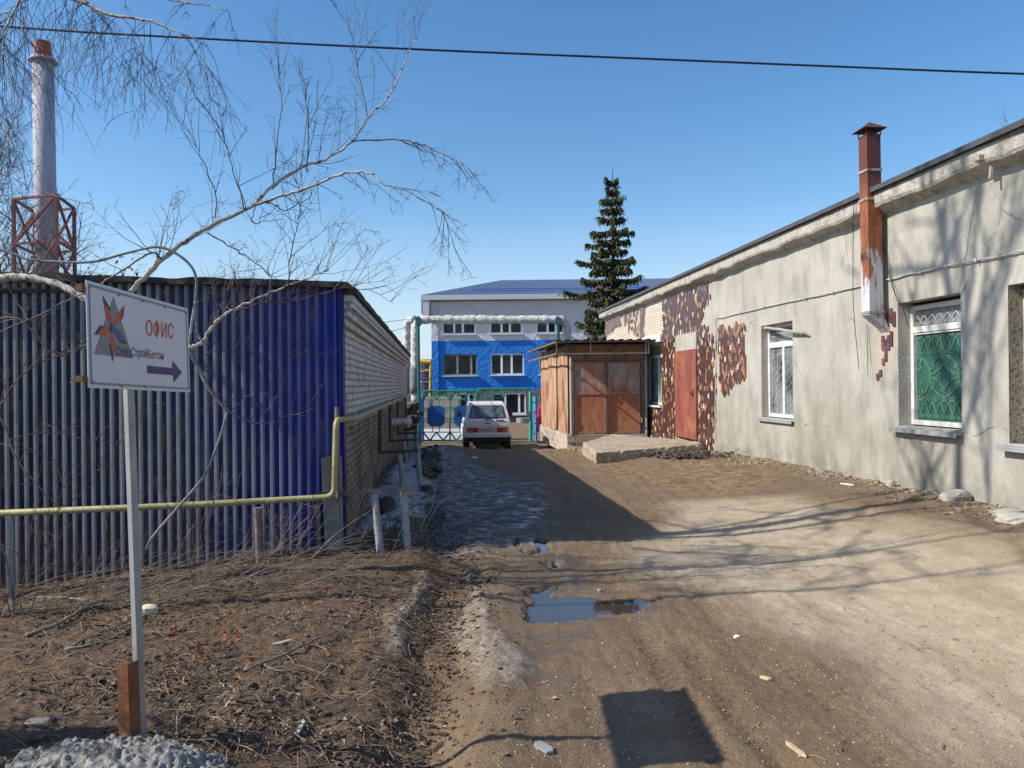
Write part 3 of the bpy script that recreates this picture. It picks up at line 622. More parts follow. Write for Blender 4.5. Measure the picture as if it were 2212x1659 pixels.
hgt = n.new('ShaderNodeMapRange'); hgt.inputs['From Min'].default_value = 1.2; hgt.inputs['From Max'].default_value = 2.9; hgt.inputs['To Min'].default_value = .14; hgt.inputs['To Max'].default_value = -.22; l.new(sx.outputs[2], hgt.inputs['Value'])
sm = mth(n, l, 'ADD', t1, hgt.outputs[0]); sr_ = n.new('ShaderNodeMapRange'); sr_.inputs['From Min'].default_value = .50; sr_.inputs['From Max'].default_value = .60; l.new(sm, sr_.inputs['Value'])
rc = mixc(n, l, f2, (.28, .095, .035), (.15, .045, .025)); dkm = n.new('ShaderNodeMapRange'); dkm.inputs['From Min'].default_value = 2.6; dkm.inputs['From Max'].default_value = 3.0; l.new(sx.outputs[2], dkm.inputs['Value'])
rc = mixc(n, l, dkm.outputs[0], rc, (.13, .035, .022)); c = mixc(n, l, sr_.outputs[0], rc, (.52, .53, .56)); l.new(c, b.inputs['Base Color']); b.inputs['Roughness'].default_value = .6; mt['flue'] = m
flo = obj('flue', fl, m, hr, bevel=.004); tag(flo, 'square rusty sheet metal flue with peeling silver paint')
mt['galv'] = M('galv', (.42, .38, .34), .5, .3, layers=[((.25, .12, .06), 8, .5, .65)])
for z in (botz + .02, (botz + topz) / 2 + .36, (botz + topz) / 2 + .78): co_ = MB(); co_.hexa(fring(z, .012) + fring(z + .035, .012)); obj('joint_collar', co_, mt['galv'], flo)
cp = MB(); a_ = fring(topz + .09, .07); tp = sum((Vector(q) for q in a_), Vector()) / 4 + Vector((0, 0, .13)); cp.add(a_ + [tp], [(3, 2, 1, 0), (0, 1, 4), (1, 2, 4), (2, 3, 4), (3, 0, 4)])
for q, w_ in zip(fring(topz), fring(topz + .1, .0)): cp.bar(q, w_, .012)
cp.hexa(fring(topz - .004, .006) + fring(topz + .012, .006)); cp.hexa(fring(topz + .03, -.05) + fring(topz + .09, -.05))
obj('flue_cap', cp, M('cap_rust', (.09, .035, .025), .8), flo)
# cables on the wall
cv = MB(); off = .03
pts = [(1545, 950), (1545, 880), (1546, 800), (1546, 730), (1546, 690), (1560, 686), (1600, 676), (1700, 653), (1780, 636), (1862, 618), (1905, 607), (1930, 602), (1965, 592), (1990, 588), (2030, 577), (2060, 572), (2120, 560), (2160, 554), (2212, 541), (2300, 524)]
cv.tube(dens(wline(pts, off), 5, .004), .011, 6)
for q in wline([(1600, 676), (1650, 664), (1740, 645), (1800, 632), (1925, 603), (1990, 588), (2045, 574), (2110, 562), (2160, 554)], off): cv.bar(q - tW * .012, q + tW * .012, .045, .045)
tag(obj('wall_conduit', cv, mt['cable_white']), 'thin white conduit sagging along the plastered wall above its windows', 'cable')
cv = MB()
cv.tube(dens(wline([(1309, 678), (1450, 606), (1600, 540), (1750, 478), (1850, 434), (1895, 415), (2000, 368), (2100, 322), (2212, 280), (2300, 245)], .235), 6, .004), .006, 4)
cv.tube(dens(wline([(1852, 415), (1845, 440), (1843, 520), (1843, 640), (1848, 720), (1856, 800)], .25), 5, .002), .005, 4)
cv.tube(wline([(1872, 700), (1874, 760), (1875, 815)], .05), .004, 4)
cv.tube(dens(wline([(1896, 480), (1905, 520), (1920, 590), (1935, 640), (1950, 665), (1962, 705)], .06), 5), .005, 4)
cv.tube(dens(wline([(1896, 470), (1912, 540), (1930, 620), (1942, 660)], .05), 5), .004, 4)
cv.tube([pr(*q, .235) for q in [(fu - .15, topz * .72), (fu, topz * .72 + .02), (fu + .15, topz * .72)]], .006, 4)
tag(obj('hanging_wires', cv, mt['black']), 'thin black wires strung under the eave and hanging beside the rusty flue', 'wire')
# bracket stub at the right edge of the eave
bs = MB(); q = pr(*uw(2160, 346, .02), .02); bs.obox(q, tW * .10, nW * .26, Vector((0, 0, .06))); bs.bar(q + nW * .1, q + nW * .12 - Vector((0, 0, .22)), .03)
obj('eave_bracket', bs, mt['stucco_plain'], hr)
# ---------------------------------------------------------------- brick warehouse with blue sheet front
CX, CY = -1.82, 8.2                        # street corner
tB = Vector((-SB, 1, 0)).normalized(); nB = Vector((tB.y, -tB.x, 0))      # side wall direction, normal to the road
tF = Vector((-1, -.06, 0)).normalized(); nF = Vector((tF.y, -tF.x, 0)); nF = nF if nF.y < 0 else -nF
C0 = Vector((CX, CY, 0)); ZT = 1.0; LB = 18.6; LF = 9.0
wh_ = thing('brick_warehouse', 'low white brick warehouse with a blue corrugated sheet front', 'warehouse', (CX, CY, -1.8))
bw = MB()
vs = []; uu = np.arange(0, LB + .1, .12); zz_ = np.arange(-2.7, ZT - .30, .12)
UU2, ZZ2 = np.meshgrid(uu, zz_); er = (fbm(UU2.ravel(), ZZ2.ravel(), 1.6, 4, 8) - .5) * .05
vs = [C0 + tB * a + Vector((0, 0, z)) + nB * e for a, z, e in zip(UU2.ravel(), ZZ2.ravel(), er)]
nu2 = len(uu); bw.add(vs, [(j * nu2 + i, j * nu2 + i + 1, (j + 1) * nu2 + i + 1, (j + 1) * nu2 + i) for j in range(len(zz_) - 1) for i in range(nu2 - 1)])
for k, (a, b_) in enumerate([(ZT - .36, ZT - .27), (ZT - .27, ZT - .17), (ZT - .17, ZT - .03)]):
    bw.obox(C0 + tB * .0 + Vector((0, 0, a + .002 * k)), tB * (LB + .05), nB * (.05 + .04 * k), Vector((0, 0, b_ - a)))
bw.obox(C0 + tB * .02 + Vector((0, 0, -2.7)) - nB * .035, tB * (LB), tF * 6.5, Vector((0, 0, ZT + 2.66)))
m, n, l, b = new_mat('whitewashed_brick')
uvn = n.new('ShaderNodeUVMap'); mx = n.new('ShaderNodeMix'); mx.data_type = 'VECTOR'; mx.inputs[0].default_value = .02
nt = n.new('ShaderNodeTexNoise'); nt.inputs['Scale'].default_value = 4; nt.inputs['Detail'].default_value = 4; l.new(uvn.outputs[0], nt.inputs['Vector']); l.new(uvn.outputs[0], mx.inputs[4]); l.new(nt.outputs['Color'], mx.inputs[5])
bt = n.new('ShaderNodeTexBrick'); l.new(mx.outputs[1], bt.inputs['Vector']); bt.inputs['Scale'].default_value = 1; bt.inputs['Brick Width'].default_value = .26; bt.inputs['Row Height'].default_value = .08
bt.inputs['Mortar Size'].default_value = .012; bt.inputs['Mortar Smooth'].default_value = .3; bt.inputs['Color1'].default_value = (1, 1, 1, 1); bt.inputs['Color2'].default_value = (.72, .72, .72, 1); bt.inputs['Mortar'].default_value = (.16, .16, .16, 1)
g_ = n.new('ShaderNodeNewGeometry'); sx = n.new('ShaderNodeSeparateXYZ'); l.new(g_.outputs['Position'], sx.inputs[0])
f1, t1 = noise_fac(n, l, 2.4, .40, .62, 7, (1, .6, 1.4)); f2, t2 = noise_fac(n, l, 14, .45, .62, 5); f3, t3 = noise_fac(n, l, 5, .5, .7, 6, (1, 1, .4), off=9)
bh = n.new('ShaderNodeMapRange'); bh.inputs['From Min'].default_value = -.75; bh.inputs['From Max'].default_value = .05; l.new(sx.outputs[2], bh.inputs['Value'])
wf = n.new('ShaderNodeMapRange'); wf.inputs['From Min'].default_value = .42; wf.inputs['From Max'].default_value = .62; l.new(mth(n, l, 'ADD', mth(n, l, 'MULTIPLY', bh.outputs[0], .75), mth(n, l, 'MULTIPLY', t1, .42)), wf.inputs['Value'])
wht = mixc(n, l, mth(n, l, 'MULTIPLY', f2, .7), (.74, .72, .69), (.46, .43, .40)); bri = mixc(n, l, f2, (.22, .165, .13), (.11, .085, .07)); bri = mixc(n, l, mth(n, l, 'MULTIPLY', f1, .7), bri, (.42, .38, .33))
c = mixc(n, l, wf.outputs[0], bri, wht); c = mixc(n, l, mth(n, l, 'MULTIPLY', f3, .5), c, (.22, .18, .15))
c = mixc(n, l, .6, c, bt.outputs[0], 'MULTIPLY'); l.new(c, b.inputs['Base Color']); b.inputs['Roughness'].default_value = .95; b.inputs['Specular IOR Level'].default_value = .2
bn = n.new('ShaderNodeBump'); bn.inputs['Strength'].default_value = .9; bn.inputs['Distance'].default_value = .03
l.new(mth(n, l, 'ADD', mth(n, l, 'MULTIPLY', t2, .7), mth(n, l, 'MULTIPLY', bt.outputs['Fac'], -.8)), bn.inputs['Height']); l.new(bn.outputs[0], b.inputs['Normal'])
obj('brick_wall', bw, m, wh_, uv=True)
# corrugated front
PIT = .0965; cd = MB(); prof = []
x = 0
while x < LF:
    prof += [(x, 0), (x + .047, 0), (x + .061, .022), (x + .0855, .022)]; x += PIT
z0s = lambda q: -1.78 - .30 * q / LF * 1.6
q = C0 + nB * .02; zs3 = [-2.45, -1.5, -.6, .2, ZT + .04]
vs = []; K = len(prof)
for z in zs3:
    for a, d in prof:
        w_ = (fbm(np.array([a * .8]), np.array([z]), 1.5, 2, 6)[0] - .5) * .012
        vs.append(q + tF * a + nF * (.03 + d + w_) + Vector((0, 0, z + (.026 * a if z > .5 else 0))))
cd.add(vs, [(j * K + i + 1, j * K + i, (j + 1) * K + i, (j + 1) * K + i + 1) for j in range(len(zs3) - 1) for i in range(K - 1)])
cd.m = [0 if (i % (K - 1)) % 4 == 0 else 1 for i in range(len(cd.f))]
cd.obox(q + tF * -.012 + Vector((0, 0, -2.4)) + nF * .06, tF * .05, nF * .004, Vector((0, 0, ZT + 2.44)))
cd.obox(q + tF * -.014 + Vector((0, 0, -2.4)) + nF * .062, tB * .13, nB * .004, Vector((0, 0, ZT + 2.44)))
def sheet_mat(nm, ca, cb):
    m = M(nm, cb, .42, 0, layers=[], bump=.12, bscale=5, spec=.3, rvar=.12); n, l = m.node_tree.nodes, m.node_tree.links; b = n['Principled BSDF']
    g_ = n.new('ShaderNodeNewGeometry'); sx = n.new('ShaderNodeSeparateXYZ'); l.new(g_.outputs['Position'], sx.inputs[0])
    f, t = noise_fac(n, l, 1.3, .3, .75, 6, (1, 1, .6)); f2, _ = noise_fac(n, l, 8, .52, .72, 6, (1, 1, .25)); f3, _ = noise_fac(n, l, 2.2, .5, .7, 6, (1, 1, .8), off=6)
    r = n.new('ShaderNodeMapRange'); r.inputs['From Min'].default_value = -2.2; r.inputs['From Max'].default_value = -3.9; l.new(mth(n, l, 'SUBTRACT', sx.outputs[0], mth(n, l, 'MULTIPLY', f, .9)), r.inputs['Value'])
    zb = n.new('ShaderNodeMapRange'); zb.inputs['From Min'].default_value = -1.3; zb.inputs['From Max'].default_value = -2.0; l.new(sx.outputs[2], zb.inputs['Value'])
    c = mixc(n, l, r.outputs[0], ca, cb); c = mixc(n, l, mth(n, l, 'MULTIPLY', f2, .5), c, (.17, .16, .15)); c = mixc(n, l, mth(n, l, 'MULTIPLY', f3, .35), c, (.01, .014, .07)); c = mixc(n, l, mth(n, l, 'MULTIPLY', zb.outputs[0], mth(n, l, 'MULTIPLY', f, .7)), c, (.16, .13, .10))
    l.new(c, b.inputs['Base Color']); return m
mt['blue_sheet'] = sheet_mat('blue_sheet', (.005, .010, .16), (.006, .009, .06)); mt['blue_rib'] = sheet_mat('sunlit_blue_rib', (.04, .06, .36), (.29, .30, .29))  # pale ribs and dark valleys carry sun and shade in their colour
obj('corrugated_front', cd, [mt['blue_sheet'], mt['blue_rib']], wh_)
rf = MB()
def strip(o, a, b_, h0, h1, seg, seed):
    o = Vector(o); vs = []
    for i in range(seg + 1):
        t = i / seg; j = (fbm(np.array([t * 30.]), np.array([seed * 1.]), 1, 3, seed)[0] - .5) * .04
        for dz, dn in ((h0 - abs(j), 0), (h1 + j, 0)): vs += [o + a * t + Vector((0, 0, dz)), o + a * t + b_ + Vector((0, 0, dz))]
    fs = []
    for i in range(seg):
        e = i * 4; g_ = e + 4; fs += [(e, g_, g_ + 2, e + 2), (e + 1, e + 3, g_ + 3, g_ + 1), (e + 2, g_ + 2, g_ + 3, e + 3), (e, e + 1, g_ + 1, g_)]
    fs += [(0, 2, 3, 1), (seg * 4, seg * 4 + 1, seg * 4 + 3, seg * 4 + 2)]
    rf.add(vs, fs)
strip(C0 + nF * .17 + nB * .1 + Vector((0, 0, ZT + .035)), tF * LF + Vector((0, 0, .235)), -nF * .5, 0, .06, 160, 3)
strip(C0 + nB * .16 - nF * .0 + Vector((0, 0, ZT + .0)), tB * (LB + .15), -nB * .6, -.01, .055, 200, 4)
rf.obox(C0 + nB * .1 + tB * .05 + Vector((0, 0, ZT - .005)), tB * LB, -nB * 7.2, Vector((0, 0, .04)))
obj('roof', rf, mt['felt'], wh_)

# ---------------------------------------------------------------- yellow gas pipe and its posts
def rnd(pts, rad, n=6):         # round the corners of a polyline
    pts = [Vector(p) for p in pts]; out = [pts[0]]
    for i in range(1, len(pts) - 1):
        a = (pts[i - 1] - pts[i]); b_ = (pts[i + 1] - pts[i]); r = min(rad, a.length * .45, b_.length * .45)
        p0 = pts[i] + a.normalized() * r; p2 = pts[i] + b_.normalized() * r
        for k in range(n + 1):
            t = k / n; out.append(p0 * (1 - t) ** 2 + pts[i] * 2 * t * (1 - t) + p2 * t * t)
    return out + [pts[-1]]
gt = thing('gas_pipe', 'yellow gas pipe running before the blue sheet wall and along the brick wall', 'pipe', gp(-1.8, 7.8))
A0 = P(-330, 1123, 6.95); A1 = P(0, 1114, 7.3); A2 = P(722, 1074, 7.88); A3 = P(726, 912, 7.88); A4 = Vector((xb(8.6) + .10, 8.6, A3.z + .0)); A5 = Vector((xb(23.5) + .12, 23.5, -.33))
gpz = MB(); pth = rnd([A0, A1 * .5 + A2 * .5, A2, A3 + Vector((0, 0, .02)), A4, (A4 + A5) / 2, A5], .10)
gpz.tube(pth, .0315, 10)
for t in (.30, .62, .93): c_ = A1.lerp(A2, t); gpz.tube([c_ - (A2 - A1).normalized() * .006, c_ + (A2 - A1).normalized() * .006], .035, 10)
obj('pipe', gpz, mt['yellow_pipe'], gt, smooth=True)
def post(px, pyb, pyt, Y, r, mat, label, dx=0.0, square=False, nm='pipe_post', lean=0.0):
    a, b_ = D(px, pyb); X = a * Y; zb = hz(X, Y) - .12; zt_ = D(px, pyt)[1] * Y
    mb = MB(); top = Vector((X + dx, Y, zt_)); bot = Vector((X, Y + lean, zb)); mb.tube([bot, top], r, 10)
    mb.tube([top - Vector((0, 0, .008)), top + Vector((0, 0, .004))], r * 1.06, 10)
    return tag(obj(nm, mb, mat, smooth=False), label, 'post', 'steel posts that carry the pipes')
post(25, 1318, 1115, 7.25, .028, mt['grey_pipe'], 'grey steel post under the left end of the yellow pipe')
post(563, 1262, 1098, 7.62, .040, mt['rust_pipe'], 'peeling reddish steel post standing under the middle of the yellow pipe', -.02)
post(690, 1205, 1090, 7.98, .022, mt['rust_pipe'], 'thin rusty post beside the leaning grey sheet', -.01)
cp_ = MB(); q = Vector((D(563, 1098)[0] * 7.62 - .02, 7.62, D(563, 1098)[1] * 7.62)); cp_.box(q.x - .045, q.x + .045, q.y - .04, q.y + .03, q.z + .003, q.z + .014)
# support frames along the brick wall
def frame(name, Y, x0, x1, zt_, legs, mat, lm, label, lean=-.08, up=None):
    t = thing(name, label, 'pipe support', (x0 + .5, Y, hz(x0 + .5, Y)), 'pipe support frames along the brick wall')
    mb = MB(); mb.bar((x0, Y, zt_), (x1, Y, zt_ + .02), .05, .045); obj('crossbeam', mb, mat, t)
    for x_0 in legs:
        mb = MB(); mb.tube([(x_0 + .06 + 0, Y - .02, hz(x_0, Y) - .1), (x_0 + lean * 0.0, Y, zt_ - .025)], .042, 10); obj('leg', mb, lm, t, smooth=False)
    if up:
        mb = MB(); mb.tube([(up[0], Y, zt_ - .02), (up[0], Y, up[1])], .03, 8); obj('upright', mb, mt['dark_pipe'], t)
    return t
fb = P(680, 1071, 8.02); fe = P(891, 1056, 8.15)
t = thing('pipe_support', 'nearest pipe support with a pale crossbeam on two leaning grey legs', 'pipe support', (fb.x + .6, 8.1, -1.8), 'pipe support frames along the brick wall')
mb = MB(); mb.tube([fb, P(750, 1066, 8.05)], .024, 8); mb.bar(P(745, 1066, 8.06), fe, .05, .045); obj('crossbeam', mb, mt['rust_pipe'], t)
for (xa, ya, xb_, yb_, Yv) in ((808, 1068, 824, 1190, 8.1), (871, 1062, 882, 1182, 8.2)):
    mb = MB(); q = P(xb_, yb_, Yv - .08); q.z = hz(q.x, q.y) - .1; mb.tube([P(xa, ya, Yv), q], .040, 10); obj('leg', mb, mt['grey_pipe'], t)
mb = MB(); mb.tube([P(728, 880, 8.0), P(730, 1075, 8.0)], .026, 8); obj('upright', mb, mt['rust_pipe'], t)
for i, (Y, w_, z_, up) in enumerate([(12.4, .62, -1.08, 1), (15.2, .54, -1.10, 1), (18.2, .46, -1.15, 1), (20.6, .40, -1.2, 0), (23.0, .34, -1.3, 1)]):
    x0 = xb(Y) + .10
    frame('pipe_support', Y, x0, x0 + w_, z_, (x0 + w_ * .5, x0 + w_ - .02), mt['dark_pipe'], mt['grey_pipe'],
          ['second', 'third', 'fourth', 'fifth', 'farthest'][i] + ' pipe support along the brick wall, counted from the camera', up=(x0 + .0, -.38) if up else None)
# leaning asbestos sheet at the corner
a0 = P(694, 1190, 7.97); sl = MB()
pa = [P(703, 1190, 7.95), P(741, 1178, 8.02), P(738, 985, 8.12), P(722, 1000, 8.12), P(712, 986, 8.1), P(693, 990, 8.08)]
for q in pa[:2]: q.z = hz(q.x, q.y) - .05
sl.prism(pa, (0, .03, 0)); sl.bar(P(695, 1062, 8.06), P(742, 1060, 8.08), .012, .02)
tag(obj('asbestos_sheet', sl, mt['concrete_dark']), 'grey cement sheet leaning at the corner of the blue wall', 'sheet')
sb = MB(); sb.obox(P(712, 1000, 8.14), Vector((.05, 0, 0)), Vector((.04, .03, .28)), Vector((0, .03, 0))); tag(obj('stone_slab', sb, mt['concrete_dark']), 'dark slab wedged behind the top of the grey cement sheet', 'slab')

# ---------------------------------------------------------------- road sign
Hs = .425; c8 = lambda x, y: ((200 + x / 3.95) * .7373, (780 + y / 3.95) * .7373)
TL, BL, BR, TR = (186, 605), (191.5, 838), (411, 848), (405, 667)
Yl = Hs / (D(*TL)[1] - D(*BL)[1]); Yr = Hs / (D(*TR)[1] - D(*BR)[1])
o_ = P(*BL, Yl); e1 = P(*BR, Yr) - o_; e1.z = 0; Ws = e1.length; e1.normalize(); e3 = Vector((0, 0, 1)); en = e3.cross(e1) * -1
if en.x < 0: en = -en
e3 = (P(*TL, Yl) - P(*BL, Yl)); e3.normalize()
def pl(px, py, off=0.0):
    a, b_ = D(px, py); d = Vector((a, 1, b_)); t = (o_ + en * off).dot(en) / d.dot(en); q = d * t - o_; return q.dot(e1), q.z
def pt(u, v, off=0.0): return o_ + e1 * u + Vector((0, 0, v)) + en * off
sp = P(308, 1583, 3.35); zb_s = hz(sp.x, sp.y)
sgn = thing('direction_sign', 'white office direction sign with an arrow on a grey square post', 'sign', (sp.x, sp.y, zb_s))
cs = [pl(*q) for q in (BL, BR, TR, TL)]
mb = MB(); mb.prism([pt(u, v, -.004) for u, v in cs], en * .004)
obj('board', mb, M('sign_board', (.62, .64, .70), .35, layers=[((.56, .58, .64), 3, .4, .8)]), sgn)
def inset(d):
    (a, b_), (c_, d_), (e, f_), (g_, h_) = cs; return [(a + d, b_ + d), (c_ - d, d_ + d), (e - d, f_ - d), (g_ + d, h_ - d)]
q4 = inset(.018); mb = MB()
for i in range(4): mb.bar(pt(*q4[i], .0015), pt(*q4[(i + 1) % 4], .0015), .009, .0015, up=tuple(en))
obj('border_line', mb, M('sign_grey', (.22, .24, .30), .4), sgn)
mb = MB()
for i, (u_, v_) in enumerate([inset(.022)[3], inset(.022)[2], inset(.022)[0], inset(.022)[1]] + [pl(*c8(585, 335)), pl(*c8(855, 408)), pl(*c8(1117, 474)), pl(*c8(615, 1390)), pl(*c8(890, 1400))]):
    mb = MB(); mb.tube([pt(u_, v_, .002), pt(u_, v_, .007)], .006, 8); obj('screw', mb, mt['grey_steel'], sgn)
cR = M('print_red', (.55, .075, .045), .4); cDk = M('print_dark', (.045, .045, .05), .4); cG = M('print_grey', (.20, .23, .27), .4); cB = M('print_blue', (.06, .08, .28), .4); cNv = M('print_navy', (.02, .02, .16), .4); cTx = M('print_slate', (.06, .08, .20), .4); cRd = M('print_crimson', (.40, .03, .03), .4)
lg = MB()
def pg(P_, off, mi): lg.prism([pt(*pl(*c8(x, y), off), off) for x, y in P_], en * .0006, mi)
pg([(523, 350), (300, 1018), (750, 1070)], .0008, 2)
O_ = [([(402, 342), (488, 500), (510, 665), (500, 672), (440, 590)], [(402, 342), (485, 492), (485, 525), (415, 425)]),
      ([(648, 463), (625, 610), (532, 702), (524, 695), (542, 588)], [(648, 463), (638, 580), (600, 642), (636, 498)]),
      ([(305, 795), (375, 688), (487, 698), (487, 738), (445, 800)], [(305, 795), (375, 688), (410, 690), (340, 795)]),
      ([(523, 1110), (480, 920), (490, 770), (520, 765), (540, 870), (530, 960)], [(523, 1110), (478, 930), (487, 905), (515, 1020)])]
for a, b_ in O_: pg(a, .0018, 0); pg(b_, .0028, 1)
pg([(535, 705), (592, 742), (690, 905), (600, 890), (530, 765)], .0018, 3); pg([(590, 855), (655, 860), (690, 905), (605, 892)], .0028, 1)
cir = lambda k: [(512 + 25 * k * math.cos(t), 718 + 47 * k * math.sin(t)) for t in np.linspace(0, 2 * math.pi, 18, endpoint=False)]
pg(cir(1), .0038, 1); pg(cir(.82), .0048, 3)
obj('emblem', lg, [cR, cDk, cG, cB], sgn)
lg = MB(); pg([(915, 1152), (1205, 1182), (1208, 1100), (1318, 1232), (1220, 1345), (1215, 1265), (917, 1242)], .001, 0); obj('arrow', lg, [cNv], sgn)
def text_mesh(txt, bold=0.0):
    cu = bpy.data.curves.new('t', 'FONT'); cu.body = txt; cu.extrude = 0.01; cu.offset = bold; cu.resolution_u = 3
    o = bpy.data.objects.new('t', cu); SC.collection.objects.link(o); bpy.context.view_layer.update()
    me = bpy.data.meshes.new_from_object(o); V = [v.co.copy() for v in me.vertices]; Fc = [tuple(p.vertices) for p in me.polygons]
    bpy.data.objects.remove(o); bpy.data.curves.remove(cu); bpy.data.meshes.remove(me); return V, Fc
def put_text(name, txt, u0, u1, v0, hcap, mat, parent, f, off=.001, bold=.012, depth=.0008):
    V, Fc = text_mesh(txt, bold); xs_ = [v.x for v in V]; x0, x1 = min(xs_), max(xs_)
    mb = MB(); capH = .73
    mb.add([f(u0 + (v.x - x0) / (x1 - x0) * (u1 - u0), v0 + v.y / capH * hcap, off + (depth if v.z > 0 else 0)) for v in V], Fc)
    return obj(name, mb, mat, parent)
uA, vA = pl(*c8(897, 795)); uB_, vB_ = pl(*c8(1218, 848)); _, vT = pl(*c8(935, 615))
put_text('lettering', 'ОФИС', uA, uB_, (vA + vB_) / 2, abs(vT - vA) * .98, cR, sgn, pt, bold=.006)
uA, vA = pl(*c8(545, 1030)); uM, vM = pl(*c8(912, 1062)); uE, vE = pl(*c8(1097, 1088)); _, vT = pl(*c8(560, 915)); uN, _ = pl(*c8(921, 1062))
put_text('company_lettering', 'СпецСтрой', uA, uM, (vA + vM) / 2, abs(vT - vA) * .92, cTx, sgn, pt, off=.0040, bold=.0, depth=.0003)
put_text('company_lettering', 'Бетон', uN, uE, (vM + vE) / 2, abs(vT - vA) * .92, cRd, sgn, pt, off=.0040, bold=.0, depth=.0003)
# post, brackets, rusty angle stake
mu = pl(292, 842)[0]
pw = .034; top = pt(mu, .2, -.035); mb = MB()
bot = Vector((sp.x, sp.y, zb_s - .2)); ax = Vector((.5, .866, 0)); ay = Vector((-.866, .5, 0))
mb.hexa([bot - ax * pw / 2 - ay * pw / 2, bot + ax * pw / 2 - ay * pw / 2, bot + ax * pw / 2 + ay * pw / 2, bot - ax * pw / 2 + ay * pw / 2] + [top - ax * pw / 2 - ay * pw / 2, top + ax * pw / 2 - ay * pw / 2, top + ax * pw / 2 + ay * pw / 2, top - ax * pw / 2 + ay * pw / 2])
obj('post', mb, mt['grey_steel'], sgn, bevel=.003)
mb = MB()
for v in (.035, Hs - .035): mb = MB(); mb.obox(pt(-.03, v - .012, -.034), e1 * (Ws + .03), en * .028, Vector((0, 0, .024))); obj('back_rail', mb, mt['rust'], sgn)
q = P(275, 1588, 3.27); q.z = hz(q.x, q.y) - .12; qt = D(262, 1433)[1] * 3.27; hgt_ = qt - q.z; mb = MB()
mb.obox(q - Vector((.03, 0, 0)), Vector((.052, -.012, 0)), Vector((.001, .004, 0)), Vector((-.012, 0, hgt_)))
mb.obox(q + Vector((.022, -.012, 0)), Vector((.022, .05, 0)), Vector((-.004, .001, 0)), Vector((-.012, 0, hgt_ + .0)))
obj('angle_stake', mb, mt['rust'], sgn)
# poured concrete heap at its foot
hp = MB(); cx, cy = sp.x + .02, sp.y - .27; N = 120; R = .48; vs = []
gx = np.linspace(-R, R, N); HX, HY = np.meshgrid(gx, gx); hx, hy = HX.ravel(), HY.ravel()
rad = np.hypot(hx / .46, hy / .30) * (1 + .35 * (fbm(hx + 5, hy, 5, 3, 4) - .5)); dome = np.clip(1 - rad ** 2, -.4, 1)
lump = (fbm(hx, hy, 9, 3, 60) - .5) * .06 + np.abs(fbm(hx, hy, 30, 3, 61) - .5) * .07 + (fbm(hx, hy, 60, 2, 63) - .5) * .03
for a, b_, d_, e in zip(hx, hy, dome, lump):
    X, Y = cx + a * .95, cy + b_ * .75; vs.append((X, Y, float(gz(X, Y)) + (.085 * d_ + e * (1 if d_ > 0 else .2)) + (0.0 if d_ > 0 else -.06) + .015))
hp.add(vs, [(j * N + i, j * N + i + 1, (j + 1) * N + i + 1, (j + 1) * N + i) for j in range(N - 1) for i in range(N - 1) if dome[j * N + i] > -.38])
tag(obj('concrete_heap', hp, M('fresh_concrete', (.27, .26, .235), .9, layers=[((.11, .10, .085), 20, .50, .62), ((.36, .35, .32), 60, .5, .66)], bump=.8, bscale=90, bdist=.01), smooth=True), 'lumpy light grey concrete poured around the foot of the sign post', 'concrete')
# ---------------------------------------------------------------- blue and white office block
YB = 58.0; GZ = -3.0
def bx(px): return D(px, 700)[0] * YB
def bz(py): return (830 - py) / FX * YB + .10
XL, XR = bx(932), 22.0
ob = thing('office_block', 'three storey office block painted white, blue and grey under a blue metal roof', 'building', ((XL + XR) / 2, YB, GZ))
rows = [[(955, 1027), (1058, 1128), (1158, 1227), (1262, 1332), (1362, 1432)], [(956, 1030), (1059, 1131), (1163, 1232), (1266, 1336), (1366, 1436)], [(956, 1024), (1062, 1134), (1163, 1232), (1266, 1336), (1366, 1436)]]
rz_ = [(684, 724), (767, 813), (852, 898)]
holes = [(bx(a), bx(b_), bz(y1), bz(y0)) for row, (y0, y1) in zip(rows, rz_) for a, b_ in row]
ux = sorted(set([XL, XR] + [q for h in holes for q in h[:2]])); uz = sorted(set([GZ - .5, bz(845), bz(738.5), bz(653), bz(640)] + [q for h in holes for q in h[2:]]))
wb = MB()
bandm = lambda z: 0 if z < bz(845) else (1 if z < bz(738.5) else (2 if z < bz(653) else 3))
for i in range(len(ux) - 1):
    for j in range(len(uz) - 1):
        cx, cz = (ux[i] + ux[i + 1]) / 2, (uz[j] + uz[j + 1]) / 2
        if any(h[0] < cx < h[1] and h[2] < cz < h[3] for h in holes): continue
        wb.add([(ux[i], YB, uz[j]), (ux[i + 1], YB, uz[j]), (ux[i + 1], YB, uz[j + 1]), (ux[i], YB, uz[j + 1])], [(0, 1, 2, 3)], bandm(cz))
for j in range(len(uz) - 1):
    cz = (uz[j] + uz[j + 1]) / 2; wb.add([(XL, YB, uz[j]), (XL, YB, uz[j + 1]), (XL, YB + 14, uz[j + 1]), (XL, YB + 14, uz[j])], [(0, 1, 2, 3)], bandm(cz))
wb.add([(XR, YB, GZ), (XR, YB + 14, GZ), (XR, YB + 14, uz[-1]), (XR, YB, uz[-1]), (XL, YB + 14, GZ), (XL, YB + 14, uz[-1])], [(0, 1, 2, 3), (1, 4, 5, 2)], 2)
for h in holes:
    for a in ((h[0], h[0]), (h[1], h[1])): wb.add([(a[0], YB, h[2]), (a[0], YB + .25, h[2]), (a[0], YB + .25, h[3]), (a[0], YB, h[3])], [(0, 1, 2, 3)], bandm(h[2] + .5))
    for z in (h[2], h[3]): wb.add([(h[0], YB, z), (h[1], YB, z), (h[1], YB + .25, z), (h[0], YB + .25, z)], [(0, 1, 2, 3)], bandm(h[2] + .5))
